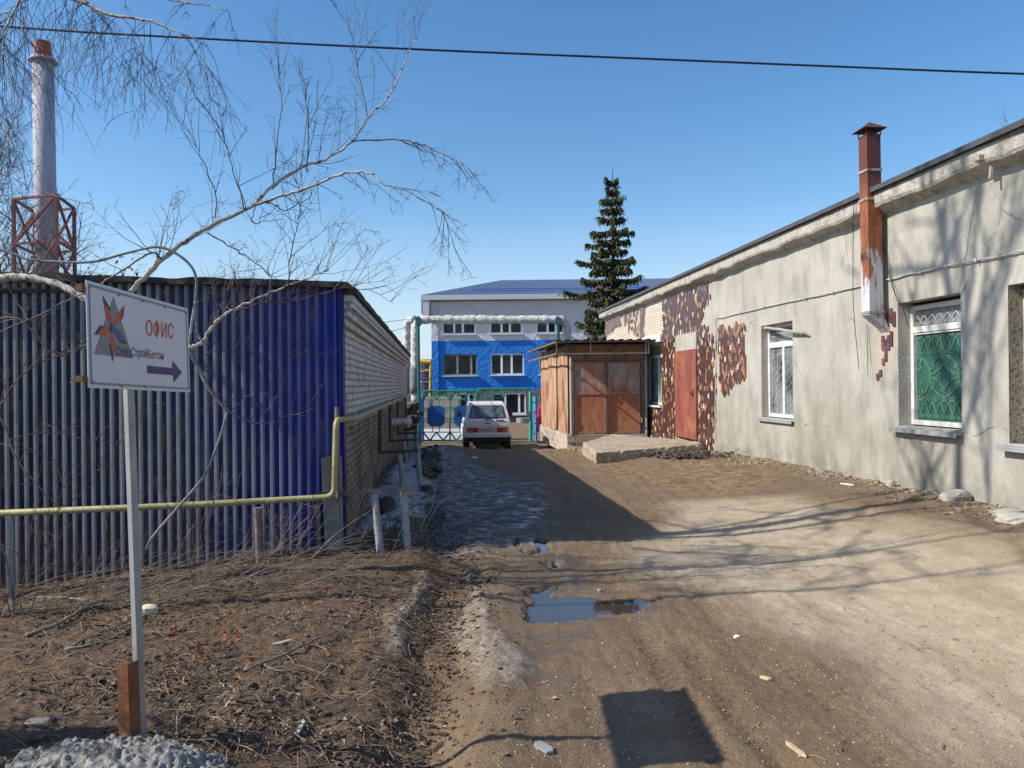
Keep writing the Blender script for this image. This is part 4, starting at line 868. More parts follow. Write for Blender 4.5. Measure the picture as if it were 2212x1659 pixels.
wb.mi = 1; wb.box(XL + .0, XL + .5, YB - .12, YB - .002, bz(845) + .003, bz(738.5)); wb.mi = 2; wb.box(XL + .0, XL + .5, YB - .12, YB - .002, bz(738.5) + .003, bz(657)); wb.mi = 0; wb.box(XL, XL + .5, YB - .12, YB - .002, GZ, bz(845))
gm = [M('render_' + nm, c_, .9, layers=[(c2, .8, .45, .7)], bump=1.0, bscale=3.6, bdist=.16) for nm, c_, c2 in (('grey', (.14, .14, .145), (.11, .11, .115)), ('blue', (.02, .20, .66), (.016, .16, .56)), ('white', (.60, .61, .64), (.54, .55, .58)))] + [M('band_navy', (.02, .03, .10), .6)]
obj('wall', wb, gm, ob)
wi = 0
for r_, (row, (y0, y1)) in enumerate(zip(rows, rz_)):
    for k, (a, b_) in enumerate(row):
        x0, x1, z0, z1 = bx(a), bx(b_), bz(y1), bz(y0); old = (r_ == 1 and k == 0); f = MB(); Yf = YB + .10; w_ = .10
        dv = (.36, .62) if r_ == 0 else ((.42, .82) if old else (.33, .63)) if r_ == 1 else (.38, .80)
        f.box(x0, x1, Yf, Yf + .08, z0, z0 + w_); f.box(x0, x1, Yf, Yf + .08, z1 - w_, z1); f.box(x0, x0 + w_, Yf, Yf + .08, z0 + w_, z1 - w_); f.box(x1 - w_, x1, Yf, Yf + .08, z0 + w_, z1 - w_)
        for d_ in dv: xm = x0 + (x1 - x0) * d_; f.box(xm - .08, xm + .08, Yf - .01, Yf + .08, z0 + w_, z1 - w_)
        fo = obj('window', f, M('old_frame', (.22, .21, .20), .8, layers=[((.4, .4, .38), 4, .5, .7)]) if old else mt['plastic_white'], ob)
        g = MB(); g.box(x0 + .05, x1 - .05, Yf + .03, Yf + .045, z0 + .05, z1 - .05); obj('pane', g, mt['glass_dark'], fo)
        g = MB(); g.box(x0 - .06, x1 + .06, YB - .22, YB + .10, z0 - .08, z0 - .02); obj('window_sill', g, mt['plastic_white'], fo)
# roof: hipped, ribbed sheet
EZ = bz(641); EY = YB - .62; EX = bx(912); RY, RZ, RX = YB + 7.2, 0, 0
RZ = D(1083, 606)[1] * RY; RX = D(1083, 606)[0] * RY; BY = YB + 15
rf = MB(); XR2 = XR + .7; pit = .22
def ribs(x0, x1, ya, za, f_top):
    k = 0; x = x0
    while x < x1:
        xe = min(x + pit, x1); xm = x + pit * .5
        for xa, xb2, dz in ((x, min(xm, x1), .0), (min(xm, x1), xe, .035)):
            if xb2 - xa < 1e-4: continue
            ta, tb = f_top(xa), f_top(xb2)
            rf.add([(xa, ya, za + dz), (xb2, ya, za + dz), (xb2, tb[0], tb[1] + dz), (xa, ta[0], ta[1] + dz)], [(0, 1, 2, 3)])
            rf.add([(xb2, ya, za), (xb2, ya, za + .035), (xb2, tb[0], tb[1] + .035), (xb2, tb[0], tb[1])], [(0, 1, 2, 3)])
        x = xe
def ftop(x):
    t = min(1, (x - EX) / (RX - EX)); return (EY + (RY - EY) * t, EZ + (RZ - EZ) * t)
ribs(EX, XR2, EY, EZ, ftop)
rf.add([(EX, EY, EZ), (RX, RY, RZ), (EX, BY, EZ), (XR2, RY, RZ), (XR2, BY, EZ), (XR2, EY, EZ)], [(0, 1, 2), (1, 3, 4, 2), (3, 5, 4)])
mt['roof_blue'] = M('roof_blue', (.115, .15, .235), .55, .1, layers=[((.07, .13, .28), 1, .4, .7)])
ro = obj('roof', rf, mt['roof_blue'], ob)
ev = MB(); ev.box(EX, XR2, EY - .03, EY - .0, EZ - .36, EZ + .01); ev.box(EX, XR2, EY, YB - .002, EZ - .36, EZ - .33); ev.box(EX, EX + .05, EY, YB + 14, EZ - 1.35, EZ - .0); ev.box(EX + .06, bx(929), EY + .02, YB - .05, EZ - 1.45, EZ - .365); ev.box(EX + .06, XL - .003, YB - .05, YB + 14, EZ - .5, EZ - .35)
obj('eaves_box', ev, M('eave_white', (.52, .55, .60), .5), ob)
sg = MB()
for z in (.12, .24): sg.tube([(RX - 2, EY + .9, EZ + .28 + z), (XR2, EY + .9, EZ + .28 + z)], .025, 5)
for k in range(14): x = RX - 2 + k * 1.7; sg.bar((x, EY + .9, EZ + .2), (x, EY + .9, EZ + .52), .03)
obj('snow_guard', sg, mt['blue_panel'], ro)

# ---------------------------------------------------------------- behind, between brick wall and block
def wallfar():
    cf = MB()
    for k in range(7):
        x0 = -17 + k * 1.95
        cf.box(x0, x0 + 1.9, 51, 51.12, -3.1, -.75)
        for j in range(3):
            cf.box(x0 + .15, x0 + 1.75, 50.95, 50.998, -2.9 + j * .7, -2.35 + j * .7)
    return cf
tag(obj('panel_wall', wallfar(), mt['concrete']), 'pale concrete panel wall seen through the left gate leaf', 'wall')
tk = thing('storage_tank', 'dark blue tank standing behind the concrete panel wall', 'tank', (-14, 78, -3)); mb = MB()
for px0, px1, py0 in ((897, 933, 776),):
    x0, x1 = D(px0, 800)[0] * 78, D(px1, 800)[0] * 78; c_ = ((x0 + x1) / 2, 80); r = (x1 - x0) / 2 + .25; z1 = D(900, py0)[1] * 78
    mb.tube([(c_[0], c_[1], -3), (c_[0], c_[1], z1 - .25), (c_[0], c_[1], z1)], [r, r, r * .94], 24)
    lc = [(q, z1 + .01) for q in (0,)]
obj('shell', mb, M('tank_blue', (.05, .07, .15), .6), tk)
for z in (-1.2, .3, 1.4): mb = MB(); mb.tube([(c_[0] + (r + .03) * math.cos(a), c_[1] + (r + .03) * math.sin(a), z) for a in np.linspace(0, 2 * math.pi, 25)], .05, 4); obj('hoop', mb, mt['tin'], tk)
yp = MB(); Yq = 54; ypt = lambda x, y: P(x, y, Yq)
for a, b_, w_ in ((ypt(895, 781), ypt(931, 782), .28), (ypt(930, 782), ypt(928, 905), .16), (ypt(907, 782), ypt(907, 800), .22), (ypt(900, 799), ypt(931, 800), .10)): yp.tube([a, b_], w_ / 2, 8)
tag(obj('yellow_gas_riser', yp, M('yellow_bright', (.72, .42, .03), .5)), 'bright yellow gas pipe frame against the corner of the office block', 'pipe')
wr = MB(); wr.tube([P(896, 819, 52), P(931, 819, 52)], .05, 5); wr.tube([P(915, 819, 52), P(915, 835, 52)], .05, 5); tag(obj('rail', wr, mt['dark_pipe']), 'dark rail on top of the concrete panel wall', 'rail')
# ---------------------------------------------------------------- gate
YG = 32.0
def gpx(x, y): return P(x, y, YG)
def gate_leaf(label, x0, x1, y0, y1, mids, panels, skip, bott=True):
    t = thing('gate_leaf', label, 'gate', (gpx(x0, y1).x, YG, gpx(x0, y1).z - .05), 'green gate leaves')
    f = MB(); f.tube(rnd([gpx(x0, y1), gpx(x0, y0), gpx(x1, y0), gpx(x1, y1)], .12) + [gpx(x0, y1)], .038, 8)
    for mx_ in mids: f.tube([gpx(mx_, y0), gpx(mx_, y1)], .034, 8)
    obj('frame', f, mt['green_paint'], t)
    z = MB(); yb1, yt1 = y0 + 19, y1 - 18
    z.tube([gpx(x0, yb1), gpx(mids[-1] if skip else x1, yb1)], .022, 6)
    if bott: z.tube([gpx(x0, yt1), gpx(x1, yt1)], .022, 6)
    secs = [x0] + list(mids) + [x1]
    for a, b_ in zip(secs[:-1], secs[1:]):
        if skip and a == mids[-1]: continue
        k = 4 if b_ - a > 40 else 3; w_ = (b_ - a) / k
        for i in range(k):
            ya, yb2 = (yb1, y0) if i % 2 == 0 else (y0, yb1); z.bar(gpx(a + w_ * i, ya), gpx(a + w_ * (i + 1), yb2), .065, .02, up=(0, 1, 0))
            if bott: ya, yb2 = (yt1, y1) if i % 2 == 0 else (y1, yt1); z.bar(gpx(a + w_ * i, ya), gpx(a + w_ * (i + 1), yb2), .065, .02, up=(0, 1, 0))
    for (a, b_) in panels:
        for mx_ in (a + 12, b_ - 12): z.tube([gpx(mx_, yb1), gpx(mx_, yt1 if bott else 912)], .02, 6)
        for yv in (888, 912): z.tube([gpx(a - 8, yv), gpx(b_ + 8, yv)], .018, 6)
    obj('lattice', z, mt['green_paint'], t)
    for (a, b_) in panels:
        p = MB(); c_ = 8; p.prism([gpx(*q) for q in [(a, 877 + c_), (a + c_, 877), (b_ - c_, 877), (b_, 877 + c_), (b_, 922 - c_), (b_ - c_, 922), (a + c_, 922), (a, 922 - c_)]], (0, -.03, 0)); o = obj('panel', p, mt['blue_panel'], t); o.location.y -= .035
    return t
gate_leaf('left leaf of the green lattice gate with two blue panels', 914, 1029, 845, 952, (972,), ((923, 961), (981, 1019)), False)
gate_leaf('right leaf of the green lattice gate behind the white car', 1031, 1144, 841, 949, (1088,), ((1039, 1078),), True, False)
gpst = MB(); a = gpx(1146, 950); gpst.tube([Vector((a.x, YG, hz(a.x, YG) - .1)), gpx(1146, 846)], .075, 10); tag(obj('gate_post', gpst, M('mint_paint', (.06, .40, .25), .45)), 'thick mint green gate post right of the white car', 'post')
gpst = MB(); a = gpx(909, 950); gpst.box(a.x - .13, a.x + .05, YG - .15, YG + .05, hz(a.x, YG) - .1, gpx(909, 857).z); gpst.box(a.x + .055, a.x + .11, YG - .3, YG + .02, hz(a.x, YG) + .05, gpx(909, 862).z); tag(obj('gate_post', gpst, mt['blue_post']), 'square blue gate post at the end of the brick wall', 'post')
lf = thing('open_gate_leaf', 'narrow light blue wicket leaf swung open beside the rusty shed', 'gate', (P(1153, 955, 31.5).x, 31.5, -2.4)); mb = MB()
q0, q1 = P(1151.5, 950, 31.7), P(1157, 955, 30.7); hh_ = P(1152, 857, 31.2).z; dv = Vector((q1.x - q0.x, q1.y - q0.y, 0)); mb.obox(q0, dv, Vector((.0, .02, 0)), Vector((0, 0, hh_ - q0.z))); mb.mi = 1; mb.obox(q1 + Vector((0, 0, .05)), Vector((.07, .0, 0)), Vector((0, .05, 0)), Vector((0, 0, hh_ - q1.z - .05))); obj('sheet', mb, [mt['light_blue'], mt['blue_post']], lf)
mb = MB()
for k in range(5): z = q0.z + .3 + k * .42; mb.bar(q0 + Vector((-.01, -.01, z - q0.z)), q1 + Vector((-.012, -.01, z - q1.z)), .03)
obj('brace', mb, mt['blue_post'], lf)

# ---------------------------------------------------------------- insulated heating main over the gate
mt['wrap'] = M('wrap', (.58, .56, .54), .75, layers=[((.30, .29, .28), 5, .50, .68), ((.70, .69, .67), 12, .5, .7)], bump=1.0, bscale=11, bdist=.06)
mt['wrap_grey'] = M('wrap_grey', (.24, .25, .27), .8, layers=[((.15, .15, .16), 5, .5, .7)], bump=.7, bscale=9, bdist=.05)
def lumpy(path, r, seed, step=.09):
    pts = [Vector(p) for p in path]; out = [pts[0]]
    for a, b_ in zip(pts[:-1], pts[1:]):
        k = max(1, int((b_ - a).length / step)); out += [a.lerp(b_, (i + 1) / k) for i in range(k)]
    rng = random.Random(seed); rr_ = []; ph = 0
    per = rng.uniform(3, 6); cur = 1
    for i, _ in enumerate(out):
        ph += 1
        if ph > per: ph = 0; per = rng.uniform(3, 6); cur = rng.uniform(.92, 1.12)
        rr_.append(r * (cur if ph else .84) * rng.uniform(.96, 1.04))
    return out, rr_
YH = 30.4
hm_ = thing('heating_main', 'white wrapped heating pipe rising from the brick wall and arching over the gate', 'pipe', (P(890, 900, YH).x, YH, -2.4))
pth = rnd([P(897, 868, YH), P(897, 691, YH), P(1214, 691, YH), P(1224, 700, YH + .1), P(1224, 760, YH + .3)], .45)
pth = [p for i, p in enumerate(pth)]
a, b_ = lumpy(pth, .165, 4); mb = MB(); mb.tube(a, b_, 14); obj('wrapped_pipe', mb, mt['wrap'], hm_, smooth=True)
pth = rnd([P(879, 868, YH + .7), P(879, 694, YH + .7), P(895, 690, YH + .35)], .3); a, b_ = lumpy(pth, .155, 7); mb = MB(); mb.tube(a, b_, 14); obj('wrapped_pipe', mb, mt['wrap'], hm_, smooth=True)
a, b_ = lumpy([P(896, 850, YH - .0), P(896, 782, YH - .0)], .20, 9, .3); mb = MB(); mb.tube(a, b_, 12); obj('grey_lagging', mb, mt['wrap_grey'], hm_, smooth=True)
a, b_ = lumpy([P(878, 850, YH + .4), P(878, 782, YH + .4)], .20, 12, .3); mb = MB(); mb.tube(a, b_, 12); obj('grey_lagging', mb, mt['wrap_grey'], hm_, smooth=True)
for nm_, x_0, yt, yb2, lb in (('left', 903, 684, 960, 'tall teal support pole at the left end of the pipe arch'), ('right', 1205, 684, 960, 'teal support pole rising behind the rusty shed')):
    mb = MB(); q = P(x_0, yt, YH - .25); mb.tube([Vector((q.x, q.y, hz(q.x, q.y) - .2)), q], .065, 8); mb.box(q.x - .1, q.x + .1, q.y - .09, q.y + .12, q.z - .32, q.z - .05); tag(obj('support_pole', mb, mt['teal_paint']), lb, 'pole')
st = MB(); a, b_ = lumpy([P(834, 912, 16.6), P(888, 912, 16.8)], .085, 15, .07); st.tube(a, b_, 12); tag(obj('wrapped_stub', st, mt['wrap'], smooth=True), 'short white wrapped pipe stub by the brick wall', 'pipe')
st = MB(); st.tube(rnd([P(866, 862, 23), P(871, 862, 23), P(871, 905, 23)], .1), .05, 8); tag(obj('pipe_elbow', st, mt['grey_pipe']), 'short grey pipe turned down at the far end of the gas pipe', 'pipe')
rb = MB(); rng = random.Random(8)
for k in range(70): rb.rock((-3.78 + rng.gauss(0, .13), 28.6 + rng.gauss(0, .5), -1.6 + rng.uniform(-.8, .9)), rng.uniform(.08, .2), rng, .8)
tag(obj('lagging_scrap', rb, M('dark_scrap', (.045, .04, .04), .95, layers=[((.09, .07, .06), 4, .5, .7)])), 'dark heap of torn lagging below the wrapped pipes', 'scrap heap', None, 'stuff')

# ---------------------------------------------------------------- rusty shed
YS = 23.6; XS0, XS1 = D(1229, 937)[0] * YS, D(1398, 937)[0] * YS; ZB0 = D(1229, 938)[1] * YS; ZTs = D(1300, 742)[1] * YS
sh = thing('rusty_shed', 'rusty sheet metal shed with double doors on a tiled brick plinth', 'shed', (XS0, YS, ZB0 - .4))
LS = 6.0; tS = Vector((-SB, 1, 0)).normalized()
m, n, l, b = new_mat('rusty_sheet')
f1, t1 = noise_fac(n, l, 1.6, .42, .62, 7, (1, 1, .6), .65); f2, t2 = noise_fac(n, l, 7, .45, .65, 6, (1, 1, .3)); f3, t3 = noise_fac(n, l, 3.0, .52, .66, 7, (1, 1, .4), off=5.)
g_ = n.new('ShaderNodeNewGeometry'); sx = n.new('ShaderNodeSeparateXYZ'); l.new(g_.outputs['Position'], sx.inputs[0])
zf_ = n.new('ShaderNodeMapRange'); zf_.inputs['From Min'].default_value = -.75; zf_.inputs['From Max'].default_value = .0; l.new(sx.outputs[2], zf_.inputs['Value'])
ac = n.new('ShaderNodeMapRange'); ac.inputs['From Min'].default_value = .62; ac.inputs['From Max'].default_value = .84; l.new(mth(n, l, 'ADD', mth(n, l, 'MULTIPLY', zf_.outputs[0], .42), mth(n, l, 'MULTIPLY', t3, .75)), ac.inputs['Value'])
c = mixc(n, l, f1, (.37, .13, .06), (.44, .21, .11)); c = mixc(n, l, mth(n, l, 'MULTIPLY', f2, .6), c, (.20, .065, .035)); 
gp_ = mixc(n, l, f2, (.34, .30, .28), (.26, .17, .13)); c_door = mixc(n, l, ac.outputs[0], c, gp_); l.new(c_door, b.inputs['Base Color']); b.inputs['Roughness'].default_value = .75
bn = n.new('ShaderNodeBump'); bn.inputs['Strength'].default_value = .3; bn.inputs['Distance'].default_value = .03; l.new(t1, bn.inputs['Height']); l.new(bn.outputs[0], b.inputs['Normal']); rusty_door = m
rusty_side = M('rusty_side', (.42, .29, .18), .8, layers=[((.36, .12, .04), 2.6, .48, .58, (2.2, 1.4, .28)), ((.20, .06, .03), 1.6, .53, .64, (1, 1, .45)), ((.50, .43, .33), 5, .54, .66, (2, 2, .12)), ((.24, .20, .17), 3, .60, .7, (2, 2, .2))], bump=.5, bscale=4, bstretch=(1, 1, .2), bdist=.04)
rusty_dark = M('rusty_dark', (.24, .15, .10), .85, layers=[((.26, .13, .07), 2.5, .5, .7), ((.10, .08, .065), 5, .5, .7)], bump=.4, bscale=6)
o0 = Vector((XS0, YS, ZB0)); Hs_ = ZTs - ZB0
mb = MB()
for k in range(3):     # three curled side sheets
    a = .02 + k * LS / 3; w_ = LS / 3 - .03; seg = 8; vs = []
    for i in range(seg + 1):
        t = i / seg; bow = .05 * math.sin(t * math.pi) + (.03 if k == 1 else 0)
        for z in (0, Hs_ * .5, Hs_ - .28 + .06 * math.sin(t * math.pi)): vs.append(o0 + tS * (a + w_ * t) + Vector((-bow - .02, 0, z)))
    mb.add(vs, [(i * 3 + j, i * 3 + j + 1, (i + 1) * 3 + j + 1, (i + 1) * 3 + j) for i in range(seg) for j in range(2)])
obj('side_sheets', mb, rusty_side, sh)
mb = MB(); mb.obox(o0 + Vector((.0, .04, 0)), Vector((XS1 - XS0, 0, 0)), tS * (LS - .04), Vector((0, 0, Hs_ - .02))); obj('carcass', mb, rusty_dark, sh)
mb = MB(); dz0, dz1 = ZB0 + .01, D(1300, 783)[1] * YS; fx = lambda px: D(px, 850)[0] * YS
mb.box(fx(1240), fx(1392), YS + .0, YS + .035, dz1 + .07, ZTs - .05); mb.box(fx(1240) - .1, fx(1240), YS + .0, YS + .035, ZB0, ZTs - .05); mb.box(fx(1386), XS1, YS, YS + .035, ZB0, dz1 + .07); obj('front_sheet', mb, rusty_dark, sh)
zm = D(1300, 850)[1] * YS
for a, b2, nm_ in ((1241, 1308, 0), (1312, 1382, 1)):
    mb = MB(); x0, x1 = fx(a), fx(b2); mb.box(x0, x1, YS - .03, YS - .005, dz0, dz1); do = obj('door', mb, rusty_door, sh)
    mb = MB()
    for q in ((x0, x1, dz0, dz0 + .05), (x0, x1, dz1 - .05, dz1), (x0, x1, zm - .03, zm + .03), (x0, x0 + .045, dz0 + .05, zm - .03), (x1 - .045, x1, dz0 + .05, zm - .03), (x0, x0 + .045, zm + .03, dz1 - .05), (x1 - .045, x1, zm + .03, dz1 - .05)): mb.box(q[0], q[1], YS - .052, YS - .031, q[2], q[3])
    obj('door_frame', mb, M('rust_frame', (.30, .16, .13), .8, layers=[((.38, .27, .24), 5, .45, .7)]), do)
    for z in (dz0 + .32, dz1 - .38):
        mb = MB(); mb.tube([((x0 - .04) if nm_ == 0 else (x1 + .05), YS - .06, z), ((x0 - .04) if nm_ == 0 else (x1 + .05), YS - .06, z + .16)], .035, 8)
        obj('hinge', mb, rusty_dark, do)
mb = MB(); mb.bar((fx(1310), YS - .07, dz0), (fx(1310), YS - .07, dz1), .05, .02); mb.bar((fx(1311), YS - .1, zm - .02), (fx(1311) + .1, YS - .1, zm + .06), .04); obj('latch_bar', mb, rusty_dark, sh)
for px_ in (1233, 1395): mb = MB(); mb.tube([(fx(px_), YS - .06, ZB0 - .02), (fx(px_), YS - .06, D(1300, 768)[1] * 22.9)], .038, 8); obj('corner_pipe', mb, mt['cable_white'] if px_ == 1233 else mt['grey_pipe'], sh)
# canopy: flat frame with corrugated sheets
YC0 = 22.85; XC0 = D(1202, 740)[0] * YC0; XC1 = D(1401, 740)[0] * YC0; zu = D(1300, 738)[1] * YC0; zl_ = D(1300, 764)[1] * YC0
mb = MB(); A_, B_ = Vector((XC0, YC0, 0)), Vector((XC1, YC0, 0)); Cc = Vector((XC0, YC0, 0)) + tS * 6.9
for z in (zu, zl_):
    mb.bar(A_ + Vector((0, 0, z)), B_ + Vector((0, 0, z)), .045); mb.bar(A_ + Vector((0, 0, z)), Cc + Vector((0, 0, z)), .045)
for q in (A_, B_, A_.lerp(B_, .37), A_.lerp(B_, .97), A_.lerp(Cc, .33), A_.lerp(Cc, .66), Cc): mb.bar(q + Vector((0, 0, zl_)), q + Vector((0, 0, zu)), .03)
for q in (A_.lerp(Cc, .1), A_.lerp(Cc, .66), Cc): mb.bar(q + Vector((0, 0, zl_)), Vector((q.x + .5, q.y, zu)), .03)
obj('canopy_frame', mb, M('frame_rust', (.20, .15, .13), .7, layers=[((.10, .06, .05), 6, .5, .7)]), sh)
mb = MB(); vs = []; K = 60; Lr = XS1 + .15 - XC0 + .25
for j, (yy_, zz2) in enumerate(((0, zu + .035), (3.4, zu + .035), (6.9, zu + .03))):
    for i in range(K + 1): x = XC0 - .02 + Lr * i / K; vs.append(Vector((x, YC0 - .06, zz2 + .025 * math.sin(i * 1.25))) + tS * yy_)
nn = K + 1; base_n = len(vs); vs += [v + Vector((0, 0, .012)) for v in vs]
mb.add(vs, [(j * nn + i, j * nn + i + 1, (j + 1) * nn + i + 1, (j + 1) * nn + i) for j in range(2) for i in range(K)] + [(base_n + j * nn + i + 1, base_n + j * nn + i, base_n + (j + 1) * nn + i, base_n + (j + 1) * nn + i + 1) for j in range(2) for i in range(K)])
obj('roof', mb, M('slate_sheet', (.075, .075, .08), .7, layers=[((.13, .13, .13), 4, .5, .7)]), sh)
mb = MB(); mb.obox(o0 + Vector((-.06, -.05, -.62)), Vector((XS1 - XS0 + .06, 0, 0)), tS * (LS + .1), Vector((0, 0, .61)))
m, n, l, b = new_mat('tiled_plinth'); uvn = n.new('ShaderNodeUVMap'); bt = n.new('ShaderNodeTexBrick'); l.new(uvn.outputs[0], bt.inputs['Vector']); bt.inputs['Scale'].default_value = 1; bt.offset = .37
bt.inputs['Brick Width'].default_value = .13; bt.inputs['Row Height'].default_value = .18; bt.inputs['Mortar Size'].default_value = .014; bt.inputs['Color1'].default_value = (.13, .085, .065, 1); bt.inputs['Color2'].default_value = (.46, .38, .30, 1); bt.inputs['Mortar'].default_value = (.52, .47, .40, 1); bt.inputs['Bias'].default_value = .1
f1, _ = noise_fac(n, l, 5, .46, .58, 5); l.new(mixc(n, l, f1, bt.outputs[0], (.50, .44, .36)), b.inputs['Base Color']); b.inputs['Roughness'].default_value = .7
obj('plinth', mb, m, sh, uv=True)
mb = MB(); rng = random.Random(4); x = XS0 - .05
while x < XS1 - .1:
    w_ = rng.choice([.22, .24, .26, .44]); v = rng.uniform(.8, 1.15); mb.col = (.36 * v, .34 * v, .31 * v) if w_ < .4 else (.32, .25, .16); mb.box(x, min(x + w_, XS1) - .008, YS - .075, YS - .052, ZB0 - .26, ZB0 - .03); x += w_
obj('plinth_tiles', mb, M('plinth_tile', (1, 1, 1), .7, tint=True, bump=.3, bscale=12), sh)

# concrete platform before the door
cpz = D(1400, 956)[1] * 19.2
def slab_mesh():
    mb = MB(); c4 = [Vector((1.78, 16.4, 0)), Vector((4.62, 18.55, 0)), Vector((4.50, 19.9, 0)), Vector((2.9, 22.6, 0)), Vector((1.75, 19.4, 0))]
    rng = random.Random(3); ring = []
    for i in range(len(c4)):
        a, b_ = c4[i], c4[(i + 1) % len(c4)]; k = max(2, int((b_ - a).length / .12))
        for j in range(k): ring.append(a.lerp(b_, j / k))
    cen = sum(ring, Vector()) / len(ring); R_ = []
    for lvl, (z, ins) in enumerate([(-.55, -.02), (-.16, .0), (-.07, .0), (-.012, .03), (0, .09)]):
        R_.append([q + (cen - q).normalized() * (ins + rng.uniform(-.02, .035)) + Vector((0, 0, cpz + z + (rng.uniform(-.015, .015) if lvl < 4 else 0))) for q in ring])
    n_ = len(ring); vs = [v for r in R_ for v in r]; mb.add(vs, [(l_ * n_ + i, l_ * n_ + (i + 1) % n_, (l_ + 1) * n_ + (i + 1) % n_, (l_ + 1) * n_ + i) for l_ in range(4) for i in range(n_)] + [tuple(range(4 * n_, 5 * n_))]); return mb
tag(obj('concrete_platform', slab_mesh(), M('platform_concrete', (.40, .33, .24), .92, layers=[((.26, .20, .14), 2.5, .42, .62), ((.52, .46, .38), 12, .5, .66), ((.15, .12, .09), 6, .58, .7)], bump=.9, bscale=14, bdist=.04)), 'crumbling concrete platform before the red door and the rusty shed', 'platform')
# ---------------------------------------------------------------- white off-road car seen from behind
car = thing('parked_car', 'white boxy three door off-road car parked with its back to the camera', 'car', (-.86, 26.6, hz(-.86, 26.9) - .02), rz=math.radians(4.6), local=True)
car.scale.z = 1.07
mt['car_white'] = M('car_white', (.66, .67, .68), .28, layers=[((.55, .54, .52), 2, .45, .8)], spec=.6)
mt['rubber'] = M('rubber', (.022, .021, .02), .85, layers=[((.07, .055, .045), 6, .5, .7)], bump=.5, bscale=40)
mt['trim_black'] = M('trim_black', (.02, .02, .022), .5)
def loft(secs, mb, mi=None):            # sections: lists of equal length of 3D points
    n_ = len(secs[0]); vs = [p for s_ in secs for p in s_]
    fs = [(i * n_ + j, i * n_ + (j + 1) % n_, (i + 1) * n_ + (j + 1) % n_, (i + 1) * n_ + j) for i in range(len(secs) - 1) for j in range(n_)]
    fs += [tuple(reversed(range(n_))), tuple((len(secs) - 1) * n_ + j for j in range(n_))]; mb.add(vs, fs, mi)
def sec(y, w, z0, z1, r=.06, wt=None, yt=None):   # rounded box section; wt = half width at the top, yt = y at the top
    wt = wt or w; yt = y if yt is None else yt; f = lambda z: y + (yt - y) * (z - z0) / (z1 - z0); g = lambda z: w + (wt - w) * (z - z0) / (z1 - z0)
    pts = [(-w + r, z0), (w - r, z0), (w, z0 + r), (g(z1 - r), z1 - r), (wt - r * .4, z1 - r * .3), (wt - r, z1), (-wt + r, z1), (-wt + r * .4, z1 - r * .3), (-g(z1 - r), z1 - r), (-w, z0 + r)]
    return [(x, f(z), z) for x, z in pts]
mb = MB()
loft([sec(0, .76, .52, 1.03, .07), sec(.03, .80, .50, 1.06, .07), sec(.4, .82, .50, 1.08), sec(2.4, .83, .5, 1.08), sec(2.6, .82, .5, 1.02), sec(3.5, .80, .5, .98), sec(3.68, .76, .52, .90)], mb)
loft([sec(.03, .76, 1.04, 1.585, .07, .62, .30), sec(.10, .77, 1.04, 1.625, .08, .63, .38), sec(.5, .775, 1.04, 1.64, .08, .635, .6), sec(1.7, .775, 1.04, 1.64, .08, .64, 1.62), sec(2.4, .76, 1.04, 1.60, .08, .62, 1.85)], mb)
for s in (-1, 1):                        # flared arches
    for yc in (.62, 2.85):
        pts = [(s * .83, yc + .44 * math.cos(a), .36 + .44 * math.sin(a)) for a in np.linspace(.15, math.pi - .15, 12)]; mb.tube(pts, .045, 6)
    mb.bar((s * .83, .02, .93), (s * .83, 3.5, .93), .02, .025)
body = obj('body', mb, mt['car_white'], car, smooth=False, bevel=.012)
mb = MB(); mb.box(-.78, .78, .08, 3.5, .34, .53); mb.box(-.5, .5, .3, .7, .22, .36); mb.tube([(-.7, .62, .36), (.7, .62, .36)], .05, 8); mb.tube([(-.12, .62, .36), (.12, .62, .36)], .14, 10)
for x in (-.45, -.1, .1, .5): mb.tube([(x, -.02, .42), (x, .1, .42)], .035, 8)
obj('underbody', mb, mt['trim_black'], car)
def hp_(x, z, d=0.0):                   # point on the sloping hatch plane
    t = (z - 1.04) / (1.585 - 1.04); y = .03 + .27 * t; return (x, y - d - .012, z - d * .2)
mb = MB(); mb.prism([hp_(-.60, 1.12), hp_(.60, 1.12), hp_(.615, 1.16), hp_(.545, 1.49), hp_(.50, 1.525), hp_(-.50, 1.525), hp_(-.545, 1.49), hp_(-.615, 1.16)], (0, -.012, 0)); hg = obj('rear_window_seal', mb, mt['trim_black'], car)
mb = MB(); mb.prism([hp_(-.57, 1.145, .013), hp_(.57, 1.145, .013), hp_(.575, 1.17, .013), hp_(.515, 1.475, .013), hp_(.48, 1.50, .013), hp_(-.48, 1.50, .013), hp_(-.515, 1.475, .013), hp_(-.575, 1.17, .013)], (0, -.004, 0)); obj('rear_window', mb, M('rear_glass', (.12, .16, .17), .06, layers=[((.05, .07, .08), 3, .5, .56), ((.20, .28, .30), 2.2, .56, .62)], spec=.7), car)
mb = MB()
for a, b_ in (((-.66, 1.06), (-.64, 1.5)), ((.66, 1.06), (.64, 1.5))): mb.bar(hp_(*a, .002), hp_(b_[0] * .86, b_[1], .002), .008)
mb.bar((-.66, -.006, .86), (.66, -.006, .86), .008); mb.bar((-.67, -.006, .86), (-.67, .02, 1.06), .008); mb.bar((.67, -.006, .86), (.67, .02, 1.06), .008); mb.bar((-.66, .0, 1.0), (.66, .0, 1.0), .008)
obj('hatch_gap', mb, M('seam', (.2, .2, .2), .7), car)
mb = MB(); mb.bar(hp_(.02, 1.07, .03), hp_(.14, 1.13, .04), .02); mb.bar(hp_(.10, 1.12, .05), hp_(.40, 1.30, .05), .016); mb.bar(hp_(.02, 1.07, .03), hp_(-.05, 1.10, .03), .03); obj('wiper', mb, mt['trim_black'], car)
